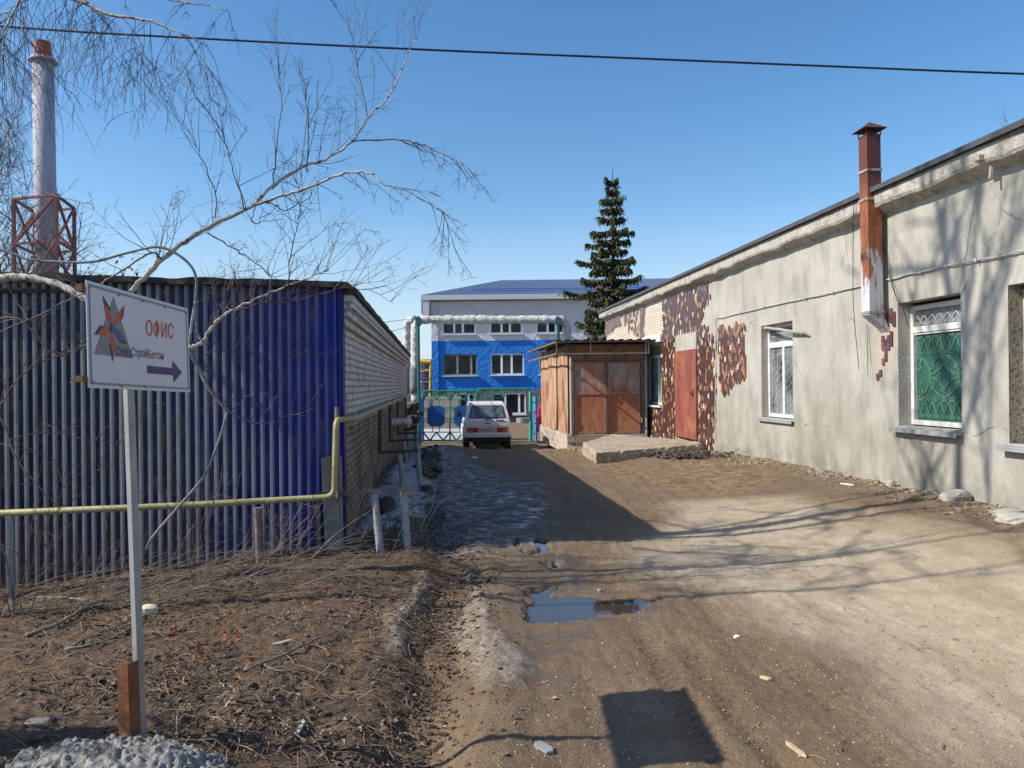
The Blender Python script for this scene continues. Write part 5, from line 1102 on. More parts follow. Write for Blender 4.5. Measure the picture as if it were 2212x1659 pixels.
mb = MB(); mb.box(.30, .58, -.012, .02, 1.035, 1.06); obj('badge', mb, mt['trim_black'], car); mb = MB(); mb.tube([(-.10, -.01, .935), (0, -.02, .95), (.10, -.01, .935)], .012, 6); obj('emblem', mb, mt['trim_black'], car)
for s in (-1, 1):
    mb = MB(); mb.mi = 0; mb.box(s * .32, s * .70, -.035, .0, .66, .81) if s > 0 else mb.box(-.70, -.32, -.035, .0, .66, .81)
    tl_ = obj('tail_light', mb, M('lamp_red', (.30, .02, .015), .25), car)
    mb = MB(); x0 = .52 if s > 0 else -.68; mb.box(x0, x0 + .16, -.042, -.036, .68, .745); obj('indicator', mb, M('lamp_orange', (.55, .12, .02), .25), tl_)
mb = MB(); mb.box(-.27, .27, -.03, -.0, .68, .80); npl = obj('number_plate', mb, M('plate_white', (.6, .6, .58), .5), car)
nb = MB(); nb.box(-.28, .28, -.022, .0, .67, .81); obj('plate_surround', nb, mt['trim_black'], npl)
put_text('plate_number', 'Е449ВМ', -.25, .15, .70, .075, mt['black'], npl, lambda u, v, o: (u, -.031 - o * 1.0, v), bold=.02, depth=.001)
put_text('plate_number', '13', .175, .25, .72, .055, mt['black'], npl, lambda u, v, o: (u, -.031 - o * 1.0, v), bold=.02, depth=.001)
mb = MB(); mb.box(-.80, .80, -.10, -.02, .50, .60); mb.box(-.82, -.78, -.08, .25, .50, .60); mb.box(.78, .82, -.08, .25, .50, .60); obj('bumper', mb, M('bumper', (.50, .50, .50), .35, .3), car, bevel=.01)
mb = MB(); mb.box(-.70, .70, -.03, .0, .60, .645); obj('rear_valance', mb, mt['car_white'], car)
for s in (-1, 1):
    mb = MB(); mb.prism([(s * .775, .42, 1.10), (s * .775, 1.15, 1.10), (s * .665, 1.12, 1.52), (s * .662, .62, 1.52)], (s * .012, 0, 0)); obj('side_window', mb, mt['glass_dark'], car)
    mb = MB(); mb.prism([(s * .778, 1.22, 1.10), (s * .776, 2.1, 1.10), (s * .66, 1.72, 1.52), (s * .665, 1.2, 1.52)], (s * .012, 0, 0)); obj('side_window', mb, mt['glass_dark'], car)
    mb = MB(); mb.box(*((s * .95 - .08, s * .95 + .08)), 2.05, 2.10, 1.08, 1.28); mb.bar((s * .82, 2.1, 1.1), (s * .92, 2.1, 1.14), .03); obj('mirror', mb, mt['trim_black'], car)
for s in (-1, 1):
    for yc in (.62, 2.85):
        mb = MB(); x0 = s * .62; x1 = s * .82
        prof_ = [(x0, .24), (x0, .33), (x0 + s * .02, .355), (x1 - s * .02, .355), (x1, .33), (x1, .24)]; N = 24
        vs = [(x, yc + r * math.cos(2 * math.pi * k / N), .355 + r * math.sin(2 * math.pi * k / N)) for k in range(N) for x, r in prof_]; K = len(prof_)
        mb.add(vs, [(k * K + j, k * K + (j + 1) % K, ((k + 1) % N) * K + (j + 1) % K, ((k + 1) % N) * K + j) for k in range(N) for j in range(K)])
        wh = obj('wheel', mb, mt['rubber'], car)
        mb = MB(); mb.tube([(x0 + s * .03, yc, .355), (x1 - s * .03, yc, .355)], .235, 20); mb.tube([(x1 - s * .03, yc, .355), (x1, yc, .355)], .07, 10); obj('rim', mb, M('rim_grey', (.22, .22, .22), .4, .6), wh)

# red car glimpsed between gate leaf and shed
rc = thing('parked_car', 'dark red car mostly hidden behind the rusty shed', 'car', (2.1, 40.6, hz(2.1, 41) - .02), rz=math.radians(4), local=True)
mt['car_red'] = M('car_red', (.30, .02, .05), .25, spec=.6); mb = MB()
loft([sec(0, .80, .35, .95, .12), sec(.12, .85, .3, 1.0, .12), sec(3.2, .86, .3, .98, .12), sec(4.2, .74, .35, .72, .12)], mb)
loft([sec(.15, .80, .95, 1.38, .12, .60, .75), sec(1.2, .80, .95, 1.46, .12, .60, 1.2), sec(3.1, .78, .95, 1.36, .1, .58, 2.2)], mb); obj('body', mb, mt['car_red'], rc, smooth=False, bevel=.03)
mb = MB(); mb.prism([(-.6, .24, 1.0), (.6, .24, 1.0), (.5, .62, 1.32), (-.5, .62, 1.32)], (0, -.03, .015)); obj('rear_window', mb, mt['glass_dark'], rc)
for s in (-1, 1):
    mb = MB(); mb.box(min(s * .5, s * .8), max(s * .5, s * .8), -.03, .02, .68, .86); obj('tail_light', mb, M('lamp_red2', (.5, .02, .02), .2), rc)
    for yc in (.8, 3.3): mb = MB(); mb.tube([(s * .66, yc, .31), (s * .84, yc, .31)], .31, 18); obj('wheel', mb, mt['rubber'], rc)
mb = MB(); mb.box(-.3, .3, -.03, .0, .45, .56); obj('number_plate', mb, mt['plastic_white'], rc)

# ---------------------------------------------------------------- tall stack in its lattice tower
YK = 60.0
sk = thing('boiler_stack', 'tall grey boiler stack with rust red tip inside a red lattice tower', 'chimney', (P(98, 600, YK).x, YK, -3)); mb = MB()
kt, kb = P(93, 128, YK), P(101, 640, YK); kb = kb + (kb - kt) * .30; mb.tube([kb, kb.lerp(kt, .5), kt], [.80, .78, .74], 28)
m = M('stack_metal', (.34, .34, .39), .8, .0, layers=[((.37, .37, .41), .5, .45, .7, (1, 1, .3)), ((.45, .45, .49), 2, .5, .75, (1, 1, .1))]); obj('flue_pipe', mb, m, sk, smooth=True)
mb = MB(); t2 = P(91.5, 92, YK); mb.tube([kt, t2], .60, 24); mb.tube([t2, t2 + Vector((0, 0, .02))], .56, 24); obj('rusty_tip', mb, M('tip_rust', (.36, .10, .06), .7, layers=[((.22, .06, .04), 1, .45, .7)]), sk, smooth=False)
mb = MB(); q = kt - Vector((0, 0, .25)); mb.tube([q, q + Vector((0, 0, .08)), q + Vector((0, 0, .35))], [1.02, 1.02, .8], 28); obj('flange', mb, m, sk)
mt['lattice'] = M('lattice_red', (.20, .05, .04), .7, layers=[((.12, .035, .03), 1.5, .45, .7)])
mb = MB(); ztw = P(90, 430, YK - 2).z; zmid = P(90, 527, YK - 2).z; zbt = zmid - 4.2
cs4 = [P(29, 430, YK - 2.0), P(121, 430, YK - 3.2), P(160, 440, YK + 1.2), P(75, 440, YK + 2.4)]
for q in cs4: mb.bar((q.x, q.y, zbt - 8), (q.x, q.y, ztw), .22)
for i in range(4):
    a, b_ = cs4[i], cs4[(i + 1) % 4]
    for z in (ztw, zmid, zbt): mb.bar((a.x, a.y, z), (b_.x, b_.y, z), .22, .16)
    for z0, z1 in ((zmid, ztw), (zbt, zmid)):
        if i % 2 == 0: mb.bar((a.x, a.y, z0), (b_.x, b_.y, z1), .18)
        else: mb.bar((b_.x, b_.y, z0), (a.x, a.y, z1), .18)
        if i in (1, 3): mb.bar((a.x, a.y, z0), (b_.x, b_.y, z1), .14)
obj('lattice_tower', mb, mt['lattice'], sk)

# ---------------------------------------------------------------- overhead wire
mb = MB(); YW = 9.0; pts = [P(x, y, YW) for x, y in ((-900, -18), (0, 57), (440, 84), (922, 108), (1360, 126), (1800, 144), (2212, 160), (3100, 188))]
mb.tube(dens(pts, 8), .012, 6); tag(obj('overhead_wire', mb, mt['wire'], smooth=True), 'single dark overhead wire crossing the whole sky', 'wire')
mb = MB(); mb.tube(dens([P(780, 706, 20), P(850, 694, 24), P(905, 688, YH)], 5), .010, 4); mb.tube(dens([P(800, 722, 18), P(850, 715, 24), P(880, 706, YH)], 5), .010, 4)
tag(obj('slack_wires', mb, mt['wire']), 'two slack wires from the brick warehouse roof to the wrapped pipe arch', 'wire')
# ---------------------------------------------------------------- spruce
def spruce(loc, H_, label):
    rng = random.Random(21); t = thing('spruce_tree', label, 'tree', loc); x0, y0, z0 = loc
    mb = MB(); mb.tube([(x0, y0, z0), (x0, y0, z0 + H_ * .5), (x0 + .05, y0, z0 + H_)], [.22, .12, .015], 8); obj('trunk', mb, M('spruce_bark', (.09, .065, .05), .9), t)
    mb = MB(); cn_ = MB()
    z = .08
    while z < .985:
        zz = z0 + H_ * z; u = 1 - z
        R_ = (2.25 * min(1, u * 1.9) ** .85) * (1 if z < .42 else .86 if z < .8 else .72)
        nb = 7 if z < .6 else 6 if z < .9 else 4
        lev_r = rng.uniform(.7, 1.18); a0 = rng.uniform(0, 6.28)
        for k in range(nb):
            a = a0 + 2 * math.pi * k / nb + rng.uniform(-.3, .3); L = R_ * lev_r * rng.uniform(.6, 1.22); 
            if z > .93: L = max(L, .25)
            dx, dy = math.cos(a), math.sin(a); pts = []; n_ = max(3, int(L / .22)); droop = (.34 if z < .55 else .2 if z < .8 else -.15)
            for i in range(n_ + 1):
                s_ = i / n_; pts.append(Vector((x0 + dx * L * s_, y0 + dy * L * s_, zz - droop * L * s_ * (1.35 - .75 * s_ * s_) + .10 * L * s_ ** 3)))
            mb.col = (.5, .4, .35); mb.tube(pts, list(np.linspace(.03, .008, n_ + 1)), 3, caps=False)
            for i in range(1, n_ * 3 + 1):
                s_ = i / (n_ * 3); q = pts[0].lerp(pts[-1], 0); jf = s_ * n_; j = min(int(jf), n_ - 1); q = pts[j].lerp(pts[j + 1], jf - j)
                side = Vector((-dy, dx, 0)); wl_ = L * .26 * (1.15 - s_) + .10
                for sd_ in (-1, 1, 0):
                    for h_ in range(2):
                        d_ = (side * sd_ * rng.uniform(.5, 1.1) + Vector((dx, dy, 0)) * rng.uniform(.1, .7) + Vector((0, 0, rng.uniform(-1.0, -.25 if z < .8 else .3)))).normalized()
                        ln = wl_ * rng.uniform(.5, 1.05) if sd_ else rng.uniform(.16, .34); e = q + d_ * ln
                        v = rng.uniform(.55, 1.3); g_ = rng.random(); mb.col = (v * (1.25 if g_ > .8 else .9), v, v * .75)
                        p_ = d_.cross(Vector((rng.uniform(-1, 1), rng.uniform(-1, 1), rng.uniform(-.3, .3)))).normalized() * rng.uniform(.03, .055)
                        m_ = q.lerp(e, .45); mb.add([q, m_ + p_, e, m_ - p_], [(0, 1, 2, 3)])
                        for w_ in range(2):
                            f_ = rng.uniform(.25, .95); b0 = q.lerp(e, f_); d2 = (d_ * .4 + Vector((rng.uniform(-.5, .5), rng.uniform(-.5, .5), -rng.uniform(.4, 1.1)))).normalized(); e2 = b0 + d2 * rng.uniform(.10, .22)
                            p2 = d2.cross(Vector((rng.uniform(-1, 1), rng.uniform(-1, 1), .1))).normalized() * rng.uniform(.022, .04); mb.add([b0 - p2 * .5, b0.lerp(e2, .5) + p2, e2, b0.lerp(e2, .5) - p2], [(0, 1, 2, 3)])
                if z > .32 and s_ > .35 and rng.random() < .6:
                    for _ in range(2):
                        cq = q + Vector((rng.uniform(-.15, .15), rng.uniform(-.15, .15), -.04)); v = rng.uniform(.7, 1.3); cn_.col = (v, v, v); cn_.tube([cq, cq - Vector((0, 0, .07)), cq - Vector((0, 0, .15))], [.012, .03, .008], 5)
        z += .034 if z < .55 else .036
    crown = obj('crown', mb, M('spruce_needles', (.055, .070, .030), .75, tint=True), t)
    obj('cones', cn_, M('cones', (.26, .125, .07), .8, tint=True), crown); return t
Ysp = 36.0; q = P(1326, 830, Ysp); spruce((q.x, Ysp, hz(q.x, Ysp)), P(1331, 366, Ysp).z - hz(q.x, Ysp), 'dark green spruce hung with brown cones behind the plastered house')

# ---------------------------------------------------------------- bare birches
def path_r(pts, r0, r1): n_ = len(pts); return [r0 + (r1 - r0) * (i / (n_ - 1)) ** .9 for i in range(n_)]
def rv(rng): return Vector((rng.uniform(-1, 1), rng.uniform(-1, 1), rng.uniform(-1, 1)))
def shoot(mb, p, d, L, r, rng, lift=.0, kids=0, seg=.09, curl=.16, kl=.45, spread=.8, flat=None):
    n_ = max(3, int(L / seg)); pts = [Vector(p)]; d = Vector(d).normalized(); ks = []
    for i in range(n_):
        d = (d + rv(rng) * curl + Vector((0, 0, lift))).normalized()
        if flat is not None: d = Vector((d.x, d.y * flat, d.z)).normalized()
        pts.append(pts[-1] + d * (L / n_))
        if kids and i > 0: ks.append((pts[-1].copy(), d.copy(), i / n_))
    mb.tube(pts, path_r(pts, r, max(.0012, r * .12)), 3 if r < .006 else 5, caps=False)
    if kids:
        for _ in range(kids):
            q, dd, f = rng.choice(ks); nd = (dd * .7 + rv(rng) * spread).normalized()
            shoot(mb, q, nd, L * kl * (1.1 - f * .6) * rng.uniform(.6, 1.2), r * .5, rng, lift, kids // 2 if L > .35 else 0, seg, curl, kl, spread, flat)
def hang(mb, p, L, rng, r=.0022, kids=3, side=None):
    d = Vector((rng.uniform(-.5, .5), rng.uniform(-.5, .5), -.25)) if side is None else Vector(side); pts = [Vector(p)]; n_ = max(5, int(L / .07)); ks = []
    for i in range(n_):
        d = (d.normalized() + Vector((0, 0, -.22)) + rv(rng) * .17).normalized(); pts.append(pts[-1] + d * L / n_); ks.append((pts[-1], d.copy()))
    mb.tube(pts, path_r(pts, r, .0012), 3, caps=False)
    for _ in range(kids):
        q, dd = rng.choice(ks[: max(2, int(len(ks) * .8))]); hang(mb, q, L * rng.uniform(.2, .5), rng, r * .7, 0 if L < .5 else 1, (dd.x + rng.uniform(-.8, .8), dd.y + rng.uniform(-.8, .8), -.3))
rng = random.Random(77)
def pp(L, Y0, Y1=None):
    Y1 = Y0 if Y1 is None else Y1; n_ = len(L); return [P(x, y, Y0 + (Y1 - Y0) * i / (n_ - 1)) for i, (x, y) in enumerate(L)]
fb_ = thing('leaning_birch', 'white barked birch bowed over the blue wall with bare upward twigs', 'tree', gp(-6.3, 6.6))
tr = MB(); tw = MB(); bn_ = MB(); bns = []
def limb(L, Y0, Y1, r0, r1, kids, klen, up, white=True, seed=0, wob=.012, flat=.7, spread=.9, target=None):
    pts = dens(pp(L, Y0, Y1), 5, wob * .75, random.Random(seed)); rg = random.Random(seed + 5)
    (tr if r0 > .0125 else tw if r0 <= .007 else (bns.append(MB()) or bns[-1])).tube(pts, [q * rg.uniform(.85, 1.15) for q in path_r(pts, r0, r1)], 9 if r0 > .02 else 6, caps=False)
    for _ in range(kids):
        i = rg.randrange(int(len(pts) * .15), len(pts) - 1); f = i / len(pts); d = (pts[i + 1] - pts[i]).normalized()
        nd = (d * rg.uniform(.2, .9) + Vector((rg.uniform(-.6, .6), rg.uniform(-.6, .6), rg.uniform(-.5, 1.0) * up + (.3 if up > 0 else -.3)))).normalized()
        shoot(tw, pts[i], nd, klen * rg.uniform(.35, 1.1), .0045 * (1 - f * .4), rg, .045 * up, rg.randint(2, 6), flat=flat, spread=spread)
    return pts
trunk_px = [(-420, 1500), (-330, 1050), (-220, 790), (-100, 640), (0, 603), (60, 600), (120, 614), (180, 643), (260, 690), (330, 724), (412, 752)]
limb(trunk_px, 6.6, 6.15, .044, .020, 12, .5, 1, seed=1, wob=.01)
limb([(262, 690), (268, 655), (300, 610), (350, 562), (400, 522), (450, 492), (500, 466), (553, 440), (595, 398), (663, 357), (705, 345), (761, 305), (798, 250), (840, 208), (870, 150), (884, 110), (905, 80)], 6.2, 6.8, .026, .003, 34, .62, 1, seed=2)
limb([(553, 440), (575, 436), (621, 420), (672, 404), (747, 374), (793, 373), (835, 400), (880, 415), (930, 440), (961, 468), (985, 545)], 6.45, 6.1, .015, .002, 24, .36, -.5, seed=3)
limb([(761, 305), (850, 302), (900, 310), (940, 325), (985, 345), (1015, 362)], 6.6, 6.2, .008, .0018, 16, .33, -.4, seed=4)
limb([(588, 411), (598, 320), (606, 230), (604, 150), (602, 90)], 6.45, 6.7, .0065, .0015, 8, .45, 1, seed=5)
limb([(663, 373), (665, 280), (658, 187), (635, 128)], 6.5, 6.3, .006, .0015, 8, .5, 1, seed=6)
limb([(467, 470), (466, 420), (440, 350), (415, 300), (392, 262)], 6.4, 6.6, .006, .0015, 9, .5, 1, seed=7)
limb([(527, 448), (505, 370), (490, 320), (467, 266), (430, 220), (410, 186)], 6.4, 6.7, .006, .0015, 10, .5, 1, seed=8)
limb([(793, 252), (775, 160), (765, 100), (745, 45), (718, 5)], 6.7, 6.9, .0055, .0013, 8, .5, 1, seed=9)
limb([(448, 504), (490, 530), (527, 551), (560, 575), (597, 603)], 6.35, 6.2, .007, .003, 8, .4, .4, seed=10)
limb([(553, 445), (545, 480), (575, 478), (610, 475)], 6.4, 6.2, .005, .0025, 2, .3, .4, seed=11)
limb([(572, 436), (600, 446), (615, 455), (645, 440), (672, 425), (668, 400)], 6.45, 6.4, .006, .003, 3, .3, .6, seed=12)
limb([(412, 752), (436, 742), (447, 722), (470, 695), (500, 672), (545, 650), (580, 634), (622, 617), (680, 596), (712, 582)], 6.15, 6.3, .019, .004, 26, .5, 1, seed=13)
limb([(520, 668), (575, 655), (630, 650), (700, 632), (750, 622), (810, 632), (850, 655)], 6.2, 6.3, .007, .0015, 22, .4, .4, seed=14)
limb([(622, 617), (625, 570), (640, 500), (650, 440), (640, 390)], 6.25, 6.5, .006, .0015, 16, .55, 1, seed=15)
limb([(412, 752), (432, 800), (470, 862), (520, 904), (570, 915), (625, 900), (680, 880)], 6.15, 6.5, .012, .0015, 12, .4, .6, seed=16)
limb([(430, 770), (470, 760), (560, 765), (640, 768), (730, 765)], 6.15, 6.5, .005, .0012, 9, .3, .4, seed=17)
limb([(440, 740), (425, 718), (424, 700)], 6.1, 6.1, .012, .006, 0, .3, 1, seed=18)
limb([(345, 560), (335, 545), (300, 560), (240, 600), (170, 640), (60, 690), (-80, 760)], 6.3, 5.8, .009, .004, 12, .5, .6, seed=19)
limb([(160, 610), (120, 560), (60, 500), (0, 460), (-60, 440)], 6.3, 6.0, .006, .003, 12, .5, .7, seed=20)
limb([(-60, 960), (0, 870), (60, 800), (130, 770), (240, 740), (290, 735)], 5.9, 6.3, .007, .002, 14, .4, .5, seed=22)
limb([(-60, 700), (40, 690), (110, 760), (200, 740), (300, 700)], 6.0, 6.2, .010, .003, 16, .45, .2, seed=23)
limb([(-60, 800), (0, 900), (40, 1000), (100, 1070), (130, 1100)], 6.0, 6.3, .008, .004, 10, .4, .4, seed=24)
limb([(-40, 1090), (10, 1200), (30, 1330), (-10, 1420)], 5.8, 5.6, .010, .004, 8, .4, .6, seed=25)
limb([(20, 950), (110, 935), (190, 950), (260, 960)], 6.2, 6.4, .004, .0015, 10, .35, .5, seed=26)
[obj('branch', q_, mt['twig_grey'], fb_, smooth=True) for q_ in bns]; obj('trunk', tr, mt['bark'], fb_, smooth=True); obj('twigs', tw, mt['twig'], fb_)
lf_ = MB(); rg = random.Random(9)
def leaf(mb, q, s_, rg, col=None):
    a = rv(rg).normalized(); b_ = a.cross(rv(rg)).normalized(); q = Vector(q); v = rg.uniform(.6, 1.3); mb.col = col or (v, v * rg.uniform(.7, 1), v * rg.uniform(.6, 1))
    mb.add([q, q + a * s_ * .5 + b_ * s_ * .3, q + a * s_ + rv(rg) * s_ * .15, q + a * s_ * .5 - b_ * s_ * .3], [(0, 1, 2), (0, 2, 3)])
for cx, cy, k in ((262, 562, 5), (285, 560, 5), (268, 588, 5), (290, 590, 4), (195, 593, 7), (212, 600, 8), (225, 598, 5), (158, 824, 3), (270, 873, 2), (338, 880, 2), (220, 1005, 4)):
    for _ in range(k): leaf(lf_, P(cx + rg.uniform(-7, 7), cy + rg.uniform(-9, 9), 6.2), rg.uniform(.02, .045), rg)
obj('withered_leaves', lf_, mt['dead_leaf'], fb_)
# grey cable tangled in the birch
mb = MB(); mb.tube(dens(pp([(-120, 520), (0, 540), (60, 560), (120, 566), (200, 566), (270, 548), (338, 534), (380, 548), (412, 575), (424, 605), (422, 650), (414, 700), (410, 745), (414, 770), (430, 800), (450, 840), (485, 882), (488, 900), (470, 960), (440, 1030), (390, 1090), (330, 1160), (316, 1188)], 6.05, 6.4), 6), .011, 7)
tag(obj('drooping_cable', mb, mt['cable_grey'], smooth=True), 'slack grey cable looping from the bowed birch down past the white sign', 'cable')
# tall birch just left of the frame, its boughs hanging over the top left corner
hb = thing('birch_tree', 'tall bare birch whose fine twigs hang over the top left corner', 'tree', gp(-5.4, 7.35))
tr = MB(); tw = MB(); g0 = gp(-5.4, 7.35, -.1)
def tlimb(pts, r0, r1, kids, kl, seed, lift=.02, kk=5):
    rg = random.Random(seed); pts = dens([Vector(p) for p in pts], 5, .02, rg); tr.tube(pts, path_r(pts, r0, r1), 8, caps=False)
    for _ in range(kids):
        i = rg.randrange(int(len(pts) * .25), len(pts) - 1); d = (pts[i + 1] - pts[i]).normalized(); sd_ = d * .6 + rv(rg) * .8 + Vector((0, 0, .25))
        if pts[i].z < 6.5: sd_.x = -abs(sd_.x) - .3
        shoot(tr, pts[i], sd_, kl * rg.uniform(.5, 1.1), r1 * 1.4 + .004, rg, lift, kk, .16, .12)
tlimb([g0, g0 + Vector((.05, .0, 3)), g0 + Vector((-.05, .05, 6)), g0 + Vector((.1, .05, 9)), g0 + Vector((.15, .1, 11.2)), g0 + Vector((.0, .3, 13.0)), g0 + Vector((-.1, .6, 15.2))], .13, .045, 15, 2.2, 1)
tlimb([g0 + Vector((.14, .1, 10.6)), g0 + Vector((.1, -.2, 12.4)), g0 + Vector((.1, -.55, 14.6))], .07, .03, 12, 1.8, 8)
tlimb([g0 + Vector((.14, .1, 10.2)), g0 + Vector((.2, -.5, 11.6)), g0 + Vector((.1, -1.15, 13.6))], .05, .02, 12, 1.8, 9)
tlimb([g0 + Vector((.0, .03, 5.0)), g0 + Vector((.35, -.2, 7)), g0 + Vector((.55, -.35, 9.5)), g0 + Vector((.6, -.5, 12))], .06, .02, 10, 2.0, 2)
tlimb([g0 + Vector((.0, .03, 6.2)), g0 + Vector((-.3, .4, 8)), g0 + Vector((-.5, .8, 11))], .05, .02, 12, 1.8, 3)
tlimb([g0 + Vector((-.15, -.5, -.1)), g0 + Vector((-.3, -.95, 3)), g0 + Vector((-.2, -1.5, 6)), g0 + Vector((.1, -1.9, 9.5))], .07, .02, 16, 2.0, 4)
tlimb([g0 + Vector((-.5, -2.0, -.1)), g0 + Vector((-.6, -2.2, 3.5)), g0 + Vector((-.3, -2.6, 7)), g0 + Vector((-.1, -2.9, 9))], .06, .015, 14, 1.8, 5)
rg = random.Random(30)
def bough(L, Y0, Y1, r0, dens_, lmin, lmax, seed):
    rg = random.Random(seed); pts = dens(pp(L, Y0, Y1), 5, .008, rg); tr.tube(pts, path_r(pts, r0, .002), 6, caps=False)
    for _ in range(dens_):
        i = rg.randrange(2, len(pts)); hang(tw, pts[i], rg.uniform(lmin, lmax), rg, .0028, 5)
bough([(-500, -300), (-200, -120), (60, -40), (163, 0), (243, 33), (327, 47), (397, 75), (450, 100)], 6.6, 6.3, .03, 42, .35, .95, 31)
bough([(-300, -260), (0, -160), (220, -60), (330, -10), (430, 10), (500, 25)], 6.7, 6.4, .02, 14, .2, .5, 32)
bough([(-400, 50), (-200, 40), (-60, 60), (20, 25), (60, 90)], 6.6, 6.2, .015, 26, .7, 1.5, 33)
bough([(-400, 200), (-200, 180), (-60, 210), (0, 250), (30, 330)], 6.8, 6.3, .012, 16, .5, 1.1, 34)
bough([(60, -100), (40, 0), (15, 60), (5, 120), (-10, 240)], 6.2, 6.2, .014, 26, .5, 1.3, 35)
bough([(-100, -200), (120, -60), (200, 20), (260, 60), (300, 110)], 6.9, 6.8, .012, 26, .4, 1.0, 36)
bough([(-300, 330), (-100, 340), (40, 390), (120, 425), (200, 440)], 6.8, 6.5, .008, 6, .3, .6, 37)
obj('trunk', tr, mt['bark'], hb, smooth=True); obj('hanging_twigs', tw, mt['twig'], hb)

# farther bare trees
def far_tree(name, label, loc, H_, n_, seed, mat, spread=.55, r=.16, lean=0, kk=7, tl=.9):
    rg = random.Random(seed); t = thing(name, label, 'tree', loc, 'distant bare trees'); base = Vector(loc); mb = MB(); tp_ = base + Vector((lean, 0, H_ * .8)); mb.tube([base, base.lerp(tp_, .5) + Vector((.2, 0, 0)), tp_], [r, r * .6, r * .15], 7)
    obj('trunk', mb, mat, t); tw = MB()
    for k in range(n_):
        f = .25 + .75 * (k / n_); q = base.lerp(tp_, f); a = rg.uniform(0, 6.28); up = .4 + f * .6; shoot(tw, q, (math.cos(a) * spread * 1.6, math.sin(a) * spread * 1.6, up), H_ * .36 * (1.25 - f) + .6, r * .22 * (1.1 - f * .6), rg, .02, kk, .35, .14, .5, .7)
    obj('crown', tw, mat, t); return t
fm = M('far_twig', (.13, .11, .12), .9); fm2 = M('far_twig_pale', (.20, .16, .14), .9)
q = P(5, 600, 30); far_tree('bare_tree', 'hazy bare birch behind the boiler stack at the left photo edge', (q.x, 30, -2.4), 13.5, 44, 3, fm, .42, .14, -.4, 8)
q = P(-60, 600, 26); far_tree('bare_tree', 'bare tree left of the hazy birch, cut by the left photo edge', (q.x, 26, -2.4), 14, 50, 5, fm, .5, .16, 0, 9)
for i, (px, Yv, ht_) in enumerate(((300, 36, 6.8), (345, 34, 6.4), (392, 38, 7.6), (450, 35, 8.6), (500, 37, 8.8), (560, 36, 7.4), (240, 36, 6.2))):
    q = P(px, 600, Yv); far_tree('bare_sapling', ['thin bare sapling just right of the white sign above the blue wall', 'low bare sapling above the blue wall left of the birch bough', 'bare sapling above the blue wall under the birch bough', 'tallest bare sapling above the middle of the blue wall', 'bare sapling right of the tallest one above the blue wall', 'bare sapling farthest right above the blue wall', 'bare sapling above the top left corner of the sign'][i], (q.x, Yv, -2.4), ht_, 16, 40 + i, fm2, .28, .05, 0, 4)
q = P(2200, 250, 24); far_tree('bare_tree', 'pinkish bare treetop peeping over the right end of the house roof', (q.x + .3, 24, -2), 11.2, 34, 9, fm2, .4, .12, 0, 6)
# ---------------------------------------------------------------- litter, stones, brushwood
rng = random.Random(101)
def on(x, y, dz=0.0): return Vector((x, y, hz(x, y) + dz))
def gpt(px, py):
    q = G(px, py)
    for _ in range(6):
        a, b_ = D(px, py); Y = hz(q.x, q.y) / b_; q = Vector((a * Y, Y, 0)) * .5 + Vector((q.x, q.y, 0)) * .5
    return on(q.x, q.y)
# dead leaves, mostly on the left bank
lv = MB()
for _ in range(17000):
    r_ = rng.random()
    if r_ < .90:
        y = 2.3 + 6.3 * rng.random() ** 1.1; x = rng.uniform(-.7 * y - .2, -.35 - .0 * y)
        if fbm(np.array([x]), np.array([y]), 2.2, 3, 12)[0] < rng.uniform(.42, .56): continue
    elif r_ < .95: y = rng.uniform(2.3, 10); x = rng.gauss(-.42, .25)
    else: u = rng.uniform(5, 19); q = pr(u, 0, rng.uniform(.02, .9)); x, y = q.x, q.y
    s_ = rng.uniform(.014, .05); q = on(x, y, .003); a = rng.uniform(0, 6.28); d = Vector((math.cos(a), math.sin(a), rng.uniform(-.25, .35))) * s_; e = Vector((-math.sin(a), math.cos(a), rng.uniform(-.4, .4))) * s_ * rng.uniform(.35, .75)
    v = rng.uniform(.3, 1.0) ** 1.6 * 2.4; g_ = rng.random()
    lv.col = (v * 1.5, v * .95, v * .55) if g_ > .985 else ((v * .8, v * 1.05, v * 1.5) if g_ > .72 else (v * .62, v * .72, v * .85))
    lv.add([q, q + d * .5 + e * .5 + Vector((0, 0, s_ * .15)), q + d, q + d * .5 - e * .5 + Vector((0, 0, s_ * rng.uniform(0, .4)))], [(0, 1, 2), (0, 2, 3)])
tag(obj('leaf_litter', lv, M('leaf_litter', (.17, .105, .063), .85, tint=True)), 'brown leaf litter covering the bank under the sign', None, None, 'stuff')
# clods and gravel
gr = MB()
def clod(x, y, r_, col): gr.col = col; gr.rock(on(x, y, r_ * .2), r_, rng, .6)
for _ in range(8000):
    t = rng.random()
    if t < .12: y = rng.uniform(2.3, 8.8); x = rng.uniform(-.68 * y, -.3); r_ = rng.uniform(.006, .022); v = rng.uniform(.5, 1.3); c_ = (.13 * v, .09 * v, .06 * v)
    elif t < .24: y = 2.2 + rng.random() * 9; x = float(np.interp(y, [2, 7, 11], [-.42, -.5, -1.3])) + rng.gauss(0, .16); r_ = rng.uniform(.006, .02); v = rng.uniform(.4, 1.1); c_ = (.09 * v, .06 * v, .04 * v)
    elif t < .85: y = 2.3 + 12 * rng.random() ** 1.6; x = rng.uniform(-.2, min(.7 * y, AW - SW * y)); r_ = rng.uniform(.003, .008); v = rng.uniform(.4, 1.9); c_ = (.26 * v, .21 * v, .15 * v)
    else: u = rng.uniform(4.5, 18.3); q = pr(u, 0, abs(rng.gauss(0, .35)) + .02); x, y = q.x, q.y; r_ = rng.uniform(.006, .024) * (1 if rng.random() < .93 else 2.2); v = rng.uniform(.45, 1.5); c_ = (.24 * v, .185 * v, .13 * v)
    clod(x, y, r_, c_)
